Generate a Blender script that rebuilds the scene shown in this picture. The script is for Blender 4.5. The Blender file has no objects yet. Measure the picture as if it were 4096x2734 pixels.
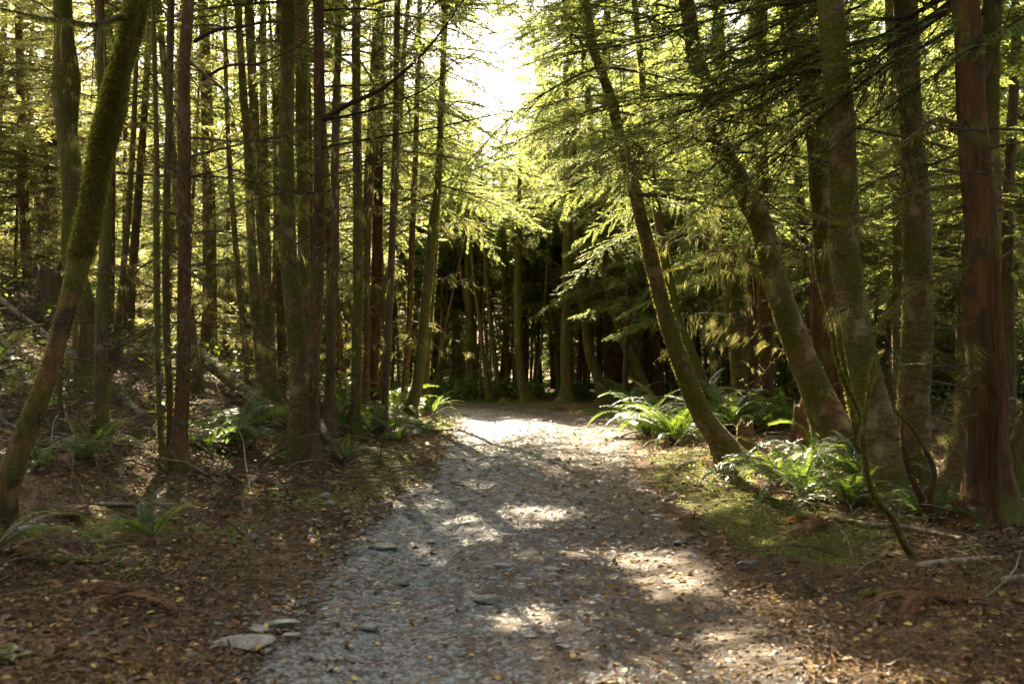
import bpy, math
import numpy as np
from mathutils import Matrix, Vector

# ------------------------------------------------------------------ camera, world, sun, exposure
scene = bpy.context.scene
COL = scene.collection
F = 995.6            # focal length in pixels of the 1024 px wide picture
CAM_H = 1.5
HOR = 346.0          # row of the horizon
SUN_AZ, SUN_EL = math.radians(-14.0), math.radians(43.0)

cam_d = bpy.data.cameras.new("camera")
cam_d.lens = 35.0
cam_d.sensor_width = 36.0
cam_d.clip_start = 0.05
cam_d.clip_end = 1500.0
cam_d.dof.use_dof = True
cam_d.dof.focus_distance = 12.5
cam_d.dof.aperture_fstop = 2.5
cam = bpy.data.objects.new("camera", cam_d)
COL.objects.link(cam)
cam.location = (0, 0, CAM_H)
cam.rotation_euler = (math.radians(90.0) + math.atan((HOR - 341.5) / F), 0, 0)
scene.camera = cam

world = bpy.data.worlds.new("World")
scene.world = world
world.use_nodes = True
wn = world.node_tree
bg = wn.nodes["Background"]
sky = wn.nodes.new("ShaderNodeTexSky")
sky.sky_type = 'NISHITA'
sky.sun_disc = False
sky.sun_elevation = SUN_EL
sky.sun_rotation = SUN_AZ
sky.dust_density = 5.0
sky.ozone_density = 0.3
sky.air_density = 0.7
wn.links.new(sky.outputs[0], bg.inputs[0])
bg.inputs[1].default_value = 0.055

sun_d = bpy.data.lights.new("sun", 'SUN')
sun_d.energy = 5.0
sun_d.angle = math.radians(0.5)
sun_d.color = (1.0, 0.87, 0.62)
sun = bpy.data.objects.new("sun", sun_d)
COL.objects.link(sun)
SUN_DIR = Vector((math.sin(SUN_AZ) * math.cos(SUN_EL), math.cos(SUN_AZ) * math.cos(SUN_EL), math.sin(SUN_EL)))
sun.rotation_euler = SUN_DIR.to_track_quat('Z', 'Y').to_euler()
sun.location = SUN_DIR * 60

scene.view_settings.view_transform = 'Standard'
scene.view_settings.look = 'None'
scene.view_settings.gamma = 1.0
scene.view_settings.exposure = 3.55

scene.render.engine = 'CYCLES'
cy = scene.cycles
cy.max_bounces = 8
cy.diffuse_bounces = 4
cy.glossy_bounces = 2
cy.transmission_bounces = 6
cy.transparent_max_bounces = 4
cy.sample_clamp_indirect = 6.0
cy.use_denoising = True

# ------------------------------------------------------------------ small helpers
def R(seed):
    return np.random.default_rng(seed)

def nrm(a):
    a = np.asarray(a, float)
    return a / np.maximum(np.linalg.norm(a, axis=-1, keepdims=True), 1e-9)

def _hash(ix, iy, k):
    n = (ix.astype(np.int64) * 374761393 + iy.astype(np.int64) * 668265263 + k * 974634777) & 0x7fffffff
    n = ((n ^ (n >> 13)) * 1274126177) & 0x7fffffff
    return ((n ^ (n >> 16)) & 0xffff) / 65535.0

def vnoise(x, y, k=0):
    x = np.asarray(x, float); y = np.asarray(y, float)
    ix = np.floor(x).astype(np.int64); iy = np.floor(y).astype(np.int64)
    fx = x - ix; fy = y - iy
    fx = fx * fx * (3 - 2 * fx); fy = fy * fy * (3 - 2 * fy)
    a = _hash(ix, iy, k); b = _hash(ix + 1, iy, k); c = _hash(ix, iy + 1, k); d = _hash(ix + 1, iy + 1, k)
    return (a * (1 - fx) + b * fx) * (1 - fy) + (c * (1 - fx) + d * fx) * fy * 1.0

def fbm(x, y, k=0, o=4):
    s = 0; a = 1.0; t = 0
    for i in range(o):
        s = s + a * (vnoise(x * 2 ** i + 17.3 * i, y * 2 ** i - 9.1 * i, k + i) - 0.5); t += a; a *= 0.5
    return s / t

def sstep(a, b, x):
    t = np.clip((x - a) / (b - a), 0, 1)
    return t * t * (3 - 2 * t)

class MB:
    """collects pieces of geometry and links them as one mesh object"""
    def __init__(self):
        self.v, self.f, self.m, self.n = [], [], [], 0
    def add(self, V, Fc, mat=0):
        V = np.asarray(V, float).reshape(-1, 3); Fc = np.asarray(Fc, np.int64)
        if len(V) == 0 or len(Fc) == 0: return
        self.v.append(V); self.f.append(Fc + self.n); self.m.append(mat); self.n += len(V)
    def mesh(self, name, mats, smooth=(), origin=None):
        me = bpy.data.meshes.new(name)
        V = np.concatenate(self.v) if self.v else np.zeros((0, 3))
        if origin is not None: V = V - np.asarray(origin, float)
        lv, ls, mi, sm = [], [], [], []
        for f, m in zip(self.f, self.m):
            lv.append(f.ravel()); ls.append(np.full(len(f), f.shape[1])); mi.append(np.full(len(f), m)); sm.append(np.full(len(f), m in smooth))
        lv = np.concatenate(lv); lt = np.concatenate(ls)
        st = np.concatenate([[0], np.cumsum(lt)[:-1]])
        me.vertices.add(len(V)); me.vertices.foreach_set("co", V.astype(np.float32).ravel())
        me.loops.add(len(lv)); me.loops.foreach_set("vertex_index", lv.astype(np.int32))
        me.polygons.add(len(lt)); me.polygons.foreach_set("loop_start", st.astype(np.int32))
        me.polygons.foreach_set("loop_total", lt.astype(np.int32))
        for m in mats: me.materials.append(m)
        me.polygons.foreach_set("material_index", np.concatenate(mi).astype(np.int32))
        me.polygons.foreach_set("use_smooth", np.concatenate(sm).astype(bool))
        me.update(); me.validate()
        return me

def link(name, me, parent=None, loc=None):
    o = bpy.data.objects.new(name, me)
    COL.objects.link(o)
    if loc is not None: o.location = loc
    if parent is not None: o.parent = parent
    return o

def tag(o, label=None, cat=None, group=None, kind=None):
    if label: o["label"] = label
    if cat: o["category"] = cat
    if group: o["group"] = group
    if kind: o["kind"] = kind
    return o

def empty(name, loc, label, cat, group=None):
    return tag(link(name, None, None, loc), label, cat, group)

def tube(pts, rad, sides=8, lump=0.0, rng=None, ridge=0.0):
    P = np.asarray(pts, float); n = len(P); rad = np.broadcast_to(np.asarray(rad, float), (n,))
    T = nrm(np.gradient(P, axis=0))
    ref = np.where(np.abs(T[:, 2:3]) > 0.8, np.array([[1.0, 0, 0]]), np.array([[0, 0, 1.0]]))
    ref = np.repeat(ref[:1], n, 0) if np.abs(T[0, 2]) > 0.8 or np.abs(T[0, 2]) <= 0.8 else ref
    A = nrm(np.cross(T, ref)); B = np.cross(T, A)
    th = np.arange(sides) * 2 * np.pi / sides
    rr = rad[:, None] * np.ones((n, sides))
    if lump and rng is not None:
        k = int(rng.integers(1 << 20))
        Lz = np.cumsum(np.r_[0, np.linalg.norm(np.diff(P, axis=0), axis=1)])
        r0 = max(float(rad.mean()), 1e-4)
        rr = rr * (1 + lump * 2 * fbm(np.cos(th)[None] * 1.6 + Lz[:, None] * 2.2, np.sin(th)[None] * 1.6 + Lz[:, None] * 0.35 / r0 * 0.3, k, 4))
    if ridge:
        rr = rr * (1 + ridge * 2 * fbm(np.cos(th)[None] * 5.5 + 9, np.sin(th)[None] * 5.5 + Lz[:, None] * 0.5, k + 7, 3))
    V = P[:, None] + rr[..., None] * (np.cos(th)[None, :, None] * A[:, None] + np.sin(th)[None, :, None] * B[:, None])
    i = np.arange(n - 1)[:, None]; j = np.arange(sides)[None]
    Fq = np.stack([i * sides + j, i * sides + (j + 1) % sides, (i + 1) * sides + (j + 1) % sides, (i + 1) * sides + j], -1).reshape(-1, 4)
    return V.reshape(-1, 3), Fq[:, ::-1]

def leaves(C, D, N, L, W, curl=0.0):
    """rhombic blades: base, left, tip, right"""
    C = np.asarray(C, float); D = nrm(D); S = nrm(np.cross(D, N)); U = np.cross(S, D)
    L = np.broadcast_to(np.asarray(L, float), (len(C),))[:, None]; W = np.broadcast_to(np.asarray(W, float), (len(C),))[:, None]
    m = C + D * L * 0.42 + U * curl * L
    V = np.stack([C, m - S * W * 0.5, C + D * L, m + S * W * 0.5], 1).reshape(-1, 3)
    return V, np.arange(len(C) * 4).reshape(-1, 4)

def spline(pts, step=None, n=None):
    P = np.asarray(pts, float)
    if len(P) == 2: P = np.stack([P[0], (P[0] + P[1]) / 2, P[1]])
    Q = np.concatenate([[2 * P[0] - P[1]], P, [2 * P[-1] - P[-2]]])
    out = []
    for i in range(1, len(Q) - 2):
        p0, p1, p2, p3 = Q[i - 1], Q[i], Q[i + 1], Q[i + 2]
        k = 8 if step is None else max(2, int(np.linalg.norm(p2[:3] - p1[:3]) / step))
        t = np.linspace(0, 1, k, endpoint=False)[:, None]
        out.append(0.5 * ((2 * p1) + (-p0 + p2) * t + (2 * p0 - 5 * p1 + 4 * p2 - p3) * t ** 2 + (-p0 + 3 * p1 - 3 * p2 + p3) * t ** 3))
    out.append(P[-1:])
    return np.concatenate(out)

# ------------------------------------------------------------------ the lie of the land
PATH = np.array([(0.10, -8), (0.08, 4), (0.12, 8), (0.28, 12), (0.5, 16), (0.5, 19), (-0.1, 22), (-2.2, 25.2), (-6, 27.6), (-12, 29), (-26, 30)], float)
PATH = spline(PATH)
PARC = np.concatenate([[0], np.cumsum(np.linalg.norm(np.diff(PATH, axis=0), axis=1))])

def path_dist(x, y):
    """signed distance to the middle of the path (left is negative) and the run along it"""
    x = np.asarray(x, float); y = np.asarray(y, float)
    best = np.full(x.shape, 1e9); sg = np.zeros(x.shape); run = np.zeros(x.shape)
    for k in range(len(PATH) - 1):
        a, b = PATH[k], PATH[k + 1]; d = b - a; L2 = d @ d
        t = np.clip(((x - a[0]) * d[0] + (y - a[1]) * d[1]) / L2, 0, 1)
        px = x - a[0] - t * d[0]; py = y - a[1] - t * d[1]
        q = px * px + py * py
        m = q < best
        best = np.where(m, q, best)
        sg = np.where(m, np.sign(px * d[1] - py * d[0]), sg)
        run = np.where(m, PARC[k] + t * math.sqrt(L2), run)
    return np.sqrt(best) * np.where(sg == 0, 1, sg), run

def half_w(run):
    return 1.28 - 0.08 * sstep(16, 22, run) + 0.3 * sstep(20, 26, run) - 0.2 * sstep(36, 44, run)

def height(x, y):
    x = np.asarray(x, float); y = np.asarray(y, float)
    s, run = path_dist(x, y)
    el = np.maximum(0, -s - 1.3); er = np.maximum(0, s - 1.6)
    h = 0.08 * el + 0.22 * np.maximum(0, el - 1.6) + 0.16 * np.maximum(0, el - 5) * sstep(60, 20, el)
    h = np.minimum(h, 9 + 0.02 * el)
    h = h + 6.0 * sstep(30, 110, y) * sstep(60, 10, x)
    h = h + 0.10 * sstep(0, 1.2, er) - 0.05 * np.maximum(0, er - 5) + 0.012 * np.maximum(0, er - 30)
    off = sstep(1.0, 2.2, np.abs(s))
    h = h + off * (0.10 * fbm(x * 0.9, y * 0.9, 3, 4) + 0.09 * fbm(x * 3.1, y * 3.1, 11, 3))
    h = h + off * sstep(3, 8, np.abs(s)) * 0.5 * fbm(x * 0.22, y * 0.22, 23, 3)
    h = h + 0.03 * fbm(x * 0.8, y * 0.8, 31, 3)
    h = h - 0.05 * np.exp(-((np.abs(s) - 0.75) / 0.28) ** 2) + 0.0
    return h

def pix(u, v, d):
    return np.array([(u - 512.0) / F * d, d, CAM_H - (v - HOR) / F * d])

_DS = np.arange(2.5, 75, 0.02)
def ground_at(u, v):
    """where the line of sight through a spot of the photograph meets the ground"""
    X = (u - 512.0) / F * _DS; Z = CAM_H - (v - HOR) / F * _DS
    g = height(X, _DS)
    k = np.argmax(g >= Z)
    if g[k] < Z[k]: k = len(_DS) - 1
    return np.array([X[k], _DS[k], g[k]])

# ------------------------------------------------------------------ materials
def mat(name):
    m = bpy.data.materials.new(name); m.use_nodes = True
    nt = m.node_tree; nt.nodes.clear()
    out = nt.nodes.new("ShaderNodeOutputMaterial")
    return m, nt, out

def N(nt, t, **kw):
    n = nt.nodes.new(t)
    for k, v in kw.items(): setattr(n, k, v)
    return n

def ramp(nt, fac, stops, interp='LINEAR'):
    r = N(nt, "ShaderNodeValToRGB"); r.color_ramp.interpolation = interp
    e = r.color_ramp.elements
    while len(e) < len(stops): e.new(0.5)
    for q, (p, c) in zip(e, stops):
        q.position = p; q.color = (*c, 1) if len(c) == 3 else c
    nt.links.new(fac, r.inputs[0]); return r.outputs[0]

def tex(nt, kind, scale, vec=None, detail=4.0, sc3=None, **kw):
    n = N(nt, kind)
    for k, v in kw.items(): setattr(n, k, v)
    n.inputs["Scale"].default_value = scale
    if "Detail" in n.inputs: n.inputs["Detail"].default_value = detail
    if vec is None:
        vec = N(nt, "ShaderNodeTexCoord").outputs["Object"]
    if sc3:
        mp = N(nt, "ShaderNodeMapping"); mp.inputs["Scale"].default_value = sc3
        nt.links.new(vec, mp.inputs[0]); vec = mp.outputs[0]
    nt.links.new(vec, n.inputs["Vector"]); return n

def mix(nt, fac, a, b, mode='MIX'):
    n = N(nt, "ShaderNodeMix", data_type='RGBA', blend_type=mode)
    for s, v in ((n.inputs[0], fac), (n.inputs[6], a), (n.inputs[7], b)):
        if isinstance(v, (int, float)): s.default_value = v
        elif isinstance(v, tuple): s.default_value = (*v, 1)
        else: nt.links.new(v, s)
    return n.outputs[2]

def mth(nt, op, a, b=None, clamp=False):
    n = N(nt, "ShaderNodeMath", operation=op); n.use_clamp = clamp
    for s, v in ((n.inputs[0], a), (n.inputs[1], b)):
        if v is None: continue
        if isinstance(v, (int, float)): s.default_value = v
        else: nt.links.new(v, s)
    return n.outputs[0]

def bump(nt, h, strength, dist):
    b = N(nt, "ShaderNodeBump"); b.inputs["Strength"].default_value = strength; b.inputs["Distance"].default_value = dist
    nt.links.new(h, b.inputs["Height"]); return b.outputs[0]

def leaf_mat(name, stops, tstops, rough=0.5, trans=0.56, spec=0.3):
    m, nt, out = mat(name)
    rnd = N(nt, "ShaderNodeNewGeometry").outputs["Random Per Island"]
    big = tex(nt, "ShaderNodeTexNoise", 0.9).outputs["Fac"]
    f = mth(nt, 'ADD', mth(nt, 'MULTIPLY', rnd, 0.6), mth(nt, 'MULTIPLY', big, 0.4))
    p = N(nt, "ShaderNodeBsdfPrincipled"); p.inputs["Roughness"].default_value = rough
    p.inputs["Specular IOR Level"].default_value = spec
    nt.links.new(ramp(nt, f, stops), p.inputs["Base Color"])
    t = N(nt, "ShaderNodeBsdfTranslucent"); nt.links.new(ramp(nt, f, tstops), t.inputs[0])
    mx = N(nt, "ShaderNodeMixShader"); mx.inputs[0].default_value = trans
    nt.links.new(p.outputs[0], mx.inputs[1]); nt.links.new(t.outputs[0], mx.inputs[2])
    nt.links.new(mx.outputs[0], out.inputs[0]); return m

G = leaf_mat("hemlock_needles", [(0.15, (0.032, 0.060, 0.016)), (0.6, (0.056, 0.092, 0.020)), (0.95, (0.092, 0.110, 0.026))],
             [(0.15, (0.20, 0.27, 0.04)), (0.6, (0.34, 0.385, 0.085)), (0.95, (0.50, 0.45, 0.13))])
GY = leaf_mat("sparse_needles", [(0.15, (0.045, 0.062, 0.022)), (0.6, (0.085, 0.085, 0.030)), (0.95, (0.115, 0.090, 0.035))],
              [(0.15, (0.24, 0.28, 0.07)), (0.6, (0.37, 0.36, 0.10)), (0.95, (0.45, 0.36, 0.12))])
FERN = leaf_mat("fern_green", [(0.1, (0.028, 0.066, 0.018)), (0.6, (0.048, 0.095, 0.020)), (0.95, (0.095, 0.115, 0.025))],
                [(0.1, (0.16, 0.28, 0.03)), (0.6, (0.28, 0.38, 0.04)), (0.95, (0.45, 0.42, 0.06))], rough=0.36, trans=0.40, spec=0.55)
DEADFERN = leaf_mat("fern_rust", [(0.1, (0.11, 0.045, 0.018)), (0.9, (0.20, 0.09, 0.03))], [(0.1, (0.22, 0.08, 0.02)), (0.9, (0.35, 0.16, 0.04))], trans=0.35)
MOSS = leaf_mat("moss_tufts", [(0.1, (0.060, 0.072, 0.012)), (0.9, (0.150, 0.145, 0.028))], [(0.1, (0.26, 0.29, 0.04)), (0.9, (0.46, 0.43, 0.08))], rough=0.9, trans=0.5, spec=0.1)
LICHEN = leaf_mat("hanging_lichen", [(0.1, (0.10, 0.11, 0.035)), (0.9, (0.19, 0.18, 0.06))], [(0.1, (0.42, 0.42, 0.11)), (0.9, (0.60, 0.54, 0.18))], rough=0.9, trans=0.5, spec=0.1)
BROAD = leaf_mat("broad_leaf", [(0.1, (0.035, 0.085, 0.025)), (0.9, (0.075, 0.125, 0.025))], [(0.1, (0.18, 0.34, 0.04)), (0.9, (0.42, 0.46, 0.05))], rough=0.3, trans=0.4, spec=0.5)
LITTER = leaf_mat("fallen_leaf", [(0.15, (0.030, 0.016, 0.008)), (0.42, (0.070, 0.037, 0.017)), (0.60, (0.135, 0.074, 0.032)), (0.72, (0.20, 0.085, 0.025)), (0.80, (0.34, 0.24, 0.06)), (0.88, (0.12, 0.13, 0.03))],
                  [(0.2, (0.12, 0.05, 0.02)), (0.9, (0.4, 0.3, 0.06))], rough=0.55, trans=0.15)
YLEAF = leaf_mat("yellow_leaf", [(0.1, (0.42, 0.31, 0.06)), (0.5, (0.50, 0.36, 0.09)), (0.95, (0.42, 0.20, 0.05))], [(0.1, (0.4, 0.3, 0.06)), (0.9, (0.4, 0.2, 0.04))], rough=0.55, trans=0.15)
TWIGL = leaf_mat("twig_litter", [(0.1, (0.055, 0.030, 0.016)), (0.6, (0.13, 0.068, 0.032)), (0.9, (0.24, 0.155, 0.08))], [(0.1, (0.05, 0.03, 0.01)), (0.9, (0.1, 0.06, 0.03))], rough=0.8, trans=0.02)

def bark_mat(name, dark, light, patch=None, patch_amt=0.5, moss=0.0, ring=False, zs=0.18, patch_scale=5.0):
    m, nt, out = mat(name)
    n1 = tex(nt, "ShaderNodeTexNoise", 9.0, sc3=(1, 1, zs if not ring else 2.2), detail=6).outputs["Fac"]
    n2 = tex(nt, "ShaderNodeTexNoise", 38.0, sc3=(1, 1, zs * 1.6 if not ring else 1.5), detail=4).outputs["Fac"]
    h = mth(nt, 'ADD', mth(nt, 'MULTIPLY', n1, 0.6), mth(nt, 'MULTIPLY', n2, 0.4))
    c = ramp(nt, h, [(0.34, dark), (0.50, tuple((a + b) / 2 for a, b in zip(dark, light))), (0.66, light)])
    if patch:
        pn = tex(nt, "ShaderNodeTexNoise", patch_scale, sc3=(1, 1, 0.8), detail=5).outputs["Fac"]
        pm = ramp(nt, pn, [(0.62 - 0.22 * patch_amt, (0, 0, 0)), (0.70 - 0.22 * patch_amt, (1, 1, 1))])
        c = mix(nt, pm, c, mix(nt, n2, tuple(x * 0.6 for x in patch), patch))
    if moss:
        mn = tex(nt, "ShaderNodeTexNoise", 2.6, sc3=(1, 1, 0.6), detail=6).outputs["Fac"]
        mm = ramp(nt, mn, [(0.64 - 0.3 * moss, (0, 0, 0)), (0.74 - 0.3 * moss, (1, 1, 1))])
        c = mix(nt, mm, c, mix(nt, n2, (0.038, 0.044, 0.009), (0.145, 0.140, 0.028)))
    p = N(nt, "ShaderNodeBsdfPrincipled"); p.inputs["Roughness"].default_value = 0.85
    p.inputs["Specular IOR Level"].default_value = 0.2
    nt.links.new(c, p.inputs["Base Color"])
    nt.links.new(bump(nt, h, 1.0, 0.045), p.inputs["Normal"])
    nt.links.new(p.outputs[0], out.inputs[0]); return m

B_RED = bark_mat("red_bark", (0.048, 0.024, 0.011), (0.155, 0.082, 0.036), (0.17, 0.13, 0.085), 0.22, 0.22, patch_scale=16.0, ring=False)
B_CEDAR = bark_mat("cedar_bark", (0.020, 0.010, 0.004), (0.145, 0.066, 0.024), (0.070, 0.045, 0.024), 0.45, 0.34, zs=0.07, patch_scale=8.0)
B_MOSS = bark_mat("mossy_bark", (0.055, 0.038, 0.020), (0.160, 0.110, 0.058), (0.22, 0.19, 0.13), 0.35, 0.72)
B_ALDER = bark_mat("pale_bark", (0.070, 0.045, 0.021), (0.235, 0.160, 0.076), (0.33, 0.255, 0.14), 0.42, 0.66, ring=True)
B_DARK = bark_mat("dark_bark", (0.050, 0.032, 0.018), (0.155, 0.100, 0.054), (0.15, 0.12, 0.08), 0.2, 0.40)
B_BARE = bark_mat("bare_wood", (0.045, 0.027, 0.013), (0.24, 0.135, 0.062), (0.080, 0.056, 0.034), 0.62, 0.50, zs=0.10)
B_TWIG = bark_mat("twig_bark", (0.045, 0.030, 0.018), (0.12, 0.085, 0.05), None, 0, 0.35)
B_PALE = bark_mat("weathered_wood", (0.14, 0.105, 0.07), (0.34, 0.27, 0.19), None, 0, 0.25)
B_BLACK = bark_mat("dark_twig", (0.022, 0.015, 0.010), (0.060, 0.042, 0.026), None, 0, 0.1)

def ground_mat():
    m, nt, out = mat("forest_floor")
    a_moss = N(nt, "ShaderNodeAttribute", attribute_name="moss").outputs["Fac"]
    v = tex(nt, "ShaderNodeTexVoronoi", 42.0, feature='F1')
    v2 = tex(nt, "ShaderNodeTexVoronoi", 90.0, feature='F1', sc3=(1, 0.5, 1))
    n = tex(nt, "ShaderNodeTexNoise", 6.0, detail=8).outputs["Fac"]
    n2 = tex(nt, "ShaderNodeTexNoise", 60.0, detail=5).outputs["Fac"]
    sep = N(nt, "ShaderNodeSeparateColor"); nt.links.new(v.outputs["Color"], sep.inputs[0])
    sep2 = N(nt, "ShaderNodeSeparateColor"); nt.links.new(v2.outputs["Color"], sep2.inputs[0])
    f = mth(nt, 'ADD', mth(nt, 'MULTIPLY', sep.outputs[0], 0.45), mth(nt, 'ADD', mth(nt, 'MULTIPLY', n, 0.35), mth(nt, 'MULTIPLY', sep2.outputs[1], 0.25)))
    c = ramp(nt, f, [(0.15, (0.022, 0.013, 0.008)), (0.45, (0.066, 0.038, 0.020)), (0.7, (0.12, 0.070, 0.035)), (0.92, (0.20, 0.125, 0.062))])
    damp = tex(nt, "ShaderNodeTexNoise", 0.8, detail=5).outputs["Fac"]
    c = mix(nt, ramp(nt, damp, [(0.40, (0, 0, 0)), (0.62, (1, 1, 1))]), mix(nt, 0.6, c, (0.028, 0.018, 0.011)), c)
    mm = ramp(nt, mth(nt, 'ADD', a_moss, mth(nt, 'MULTIPLY', mth(nt, 'SUBTRACT', n2, 0.5), 0.8)), [(0.40, (0, 0, 0)), (0.62, (1, 1, 1))])
    c = mix(nt, mm, c, mix(nt, n2, (0.045, 0.055, 0.010), (0.150, 0.155, 0.028)))
    p = N(nt, "ShaderNodeBsdfPrincipled"); p.inputs["Roughness"].default_value = 0.9; p.inputs["Specular IOR Level"].default_value = 0.2
    nt.links.new(c, p.inputs["Base Color"])
    hh = mth(nt, 'ADD', mth(nt, 'MULTIPLY', v.outputs["Distance"], -1.0), n2)
    nt.links.new(bump(nt, hh, 0.9, 0.03), p.inputs["Normal"])
    nt.links.new(p.outputs[0], out.inputs[0]); return m

def path_mat():
    m, nt, out = mat("gravel_path")
    soil = N(nt, "ShaderNodeAttribute", attribute_name="soil").outputs["Fac"]
    v = tex(nt, "ShaderNodeTexVoronoi", 34.0, feature='F1')
    v2 = tex(nt, "ShaderNodeTexVoronoi", 75.0, feature='F1')
    n = tex(nt, "ShaderNodeTexNoise", 3.0, detail=8).outputs["Fac"]
    n2 = tex(nt, "ShaderNodeTexNoise", 70.0, detail=6).outputs["Fac"]
    s1 = N(nt, "ShaderNodeSeparateColor"); nt.links.new(v.outputs["Color"], s1.inputs[0])
    s2 = N(nt, "ShaderNodeSeparateColor"); nt.links.new(v2.outputs["Color"], s2.inputs[0])
    f = mth(nt, 'ADD', mth(nt, 'MULTIPLY', s1.outputs[0], 0.5), mth(nt, 'MULTIPLY', s2.outputs[0], 0.5))
    grav = ramp(nt, f, [(0.12, (0.034, 0.034, 0.034)), (0.5, (0.095, 0.095, 0.094)), (0.8, (0.165, 0.164, 0.160)), (0.97, (0.28, 0.275, 0.26))])
    so = ramp(nt, mth(nt, 'ADD', mth(nt, 'MULTIPLY', n2, 0.7), mth(nt, 'MULTIPLY', n, 0.3)), [(0.35, (0.050, 0.034, 0.024)), (0.55, (0.115, 0.082, 0.058)), (0.72, (0.19, 0.145, 0.105))])
    sm = ramp(nt, mth(nt, 'ADD', soil, mth(nt, 'MULTIPLY', mth(nt, 'SUBTRACT', s1.outputs[1], 0.5), 0.75)), [(0.40, (0, 0, 0)), (0.60, (1, 1, 1))])
    c = mix(nt, sm, grav, so)
    p = N(nt, "ShaderNodeBsdfPrincipled"); p.inputs["Roughness"].default_value = 0.8; p.inputs["Specular IOR Level"].default_value = 0.3
    nt.links.new(c, p.inputs["Base Color"])
    hh = mth(nt, 'ADD', mth(nt, 'MULTIPLY', v.outputs["Distance"], -1.0), mth(nt, 'ADD', mth(nt, 'MULTIPLY', v2.outputs["Distance"], -0.6), mth(nt, 'MULTIPLY', n2, 0.4)))
    nt.links.new(bump(nt, hh, 0.9, 0.02), p.inputs["Normal"])
    nt.links.new(p.outputs[0], out.inputs[0]); return m

def stone_mat(name, stops, island=False):
    m, nt, out = mat(name)
    n = tex(nt, "ShaderNodeTexNoise", 14.0, detail=8).outputs["Fac"]
    if island:
        rnd = N(nt, "ShaderNodeNewGeometry").outputs["Random Per Island"]
        n = mth(nt, 'ADD', mth(nt, 'MULTIPLY', rnd, 0.75), mth(nt, 'MULTIPLY', n, 0.25))
    p = N(nt, "ShaderNodeBsdfPrincipled"); p.inputs["Roughness"].default_value = 0.6; p.inputs["Specular IOR Level"].default_value = 0.4
    nt.links.new(ramp(nt, n, stops), p.inputs["Base Color"])
    nt.links.new(bump(nt, tex(nt, "ShaderNodeTexNoise", 45.0, detail=6).outputs["Fac"], 0.5, 0.01), p.inputs["Normal"])
    nt.links.new(p.outputs[0], out.inputs[0]); return m

M_GROUND, M_PATH = ground_mat(), path_mat()
M_STONE = stone_mat("grey_stone", [(0.32, (0.070, 0.064, 0.055)), (0.5, (0.155, 0.146, 0.128)), (0.72, (0.25, 0.237, 0.21))])
M_DSTONE = stone_mat("dark_stone", [(0.3, (0.035, 0.035, 0.036)), (0.7, (0.10, 0.10, 0.10))])
M_GRAVEL = stone_mat("loose_gravel", [(0.05, (0.042, 0.043, 0.044)), (0.45, (0.108, 0.108, 0.108)), (0.8, (0.19, 0.19, 0.186)), (0.97, (0.31, 0.305, 0.29))], True)

# ------------------------------------------------------------------ ground and path
def graded(a0, a1, fine0, fine1, step, grow=1.16):
    xs = list(np.arange(fine0, fine1, step))
    s = step; x = xs[-1]
    while x < a1: s *= grow; x += s; xs.append(x)
    s = step; x = xs[0]
    while x > a0: s *= grow; x -= s; xs.insert(0, x)
    return np.array(xs)

def grid_faces(nx, ny):
    i, j = np.meshgrid(np.arange(nx - 1), np.arange(ny - 1), indexing='ij')
    a = (i * ny + j).ravel()
    return np.stack([a, a + ny, a + ny + 1, a + 1], -1)

xs = graded(-260, 260, -5.5, 5.5, 0.06, 1.09)
ys = graded(-60, 520, 3.0, 14.0, 0.06, 1.035)
GX, GY2 = np.meshgrid(xs, ys, indexing='ij')
GS, GR = path_dist(GX, GY2)
GZ = height(GX, GY2)
mb = MB(); mb.add(np.stack([GX, GY2, GZ], -1).reshape(-1, 3), grid_faces(len(xs), len(ys)))
me = mb.mesh("forest_floor", [M_GROUND], smooth=(0,))
def moss_at(x, y, s=None):
    if s is None: s, _ = path_dist(x, y)
    band = np.exp(-((np.abs(s) - 1.95) / 0.55) ** 2) * (0.35 + 0.35 * (s > 0)) * sstep(5, 9, y)
    return np.clip(band + 1.5 * (fbm(x * 0.7, y * 0.7, 51, 4) + 0.03) + 0.12 * sstep(2, 5, np.abs(s)), 0, 1)
at = me.attributes.new("moss", 'FLOAT', 'POINT'); at.data.foreach_set("value", moss_at(GX, GY2, GS).astype(np.float32).ravel())
tag(link("ground", me), "brown forest floor of needles, leaf litter and moss", "ground", kind="structure")

runs = np.concatenate([np.arange(PARC[0] + 9, 24, 0.05), np.arange(24, PARC[-1], 0.12)])
offs = np.linspace(-2.2, 2.4, 93)
cx = np.interp(runs, PARC, PATH[:, 0]); cyy = np.interp(runs, PARC, PATH[:, 1])
tx = np.gradient(cx); ty = np.gradient(cyy); tl = np.hypot(tx, ty); nx_, ny_ = ty / tl, -tx / tl
PX = cx[:, None] + nx_[:, None] * offs; PY = cyy[:, None] + ny_[:, None] * offs
hw = half_w(runs)[:, None] * np.ones_like(PX)
edge = hw + 0.35 * fbm(PX * 1.3, PY * 1.3, 71, 4) - np.abs(offs)[None]
PZ = height(PX, PY) + np.clip(0.014 + 0.0 * edge, 0, 1) * sstep(-0.05, 0.12, edge) - 0.05 * sstep(0.0, -0.12, edge) + 0.012 * fbm(PX * 6, PY * 6, 77, 3)
mb = MB(); mb.add(np.stack([PX, PY, PZ], -1).reshape(-1, 3), grid_faces(len(runs), len(offs)))
me = mb.mesh("gravel_path", [M_PATH], smooth=(0,))
soil = 0.42 + 0.9 * fbm(PX * 0.9, PY * 0.5, 83, 4) + 0.85 * np.clip(offs[None] * 0.8 + 0.08, -0.6, 1) + 0.25 * sstep(0.5, 0.0, edge)
at = me.attributes.new("soil", 'FLOAT', 'POINT'); at.data.foreach_set("value", np.clip(soil, 0, 1).astype(np.float32).ravel())
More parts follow.
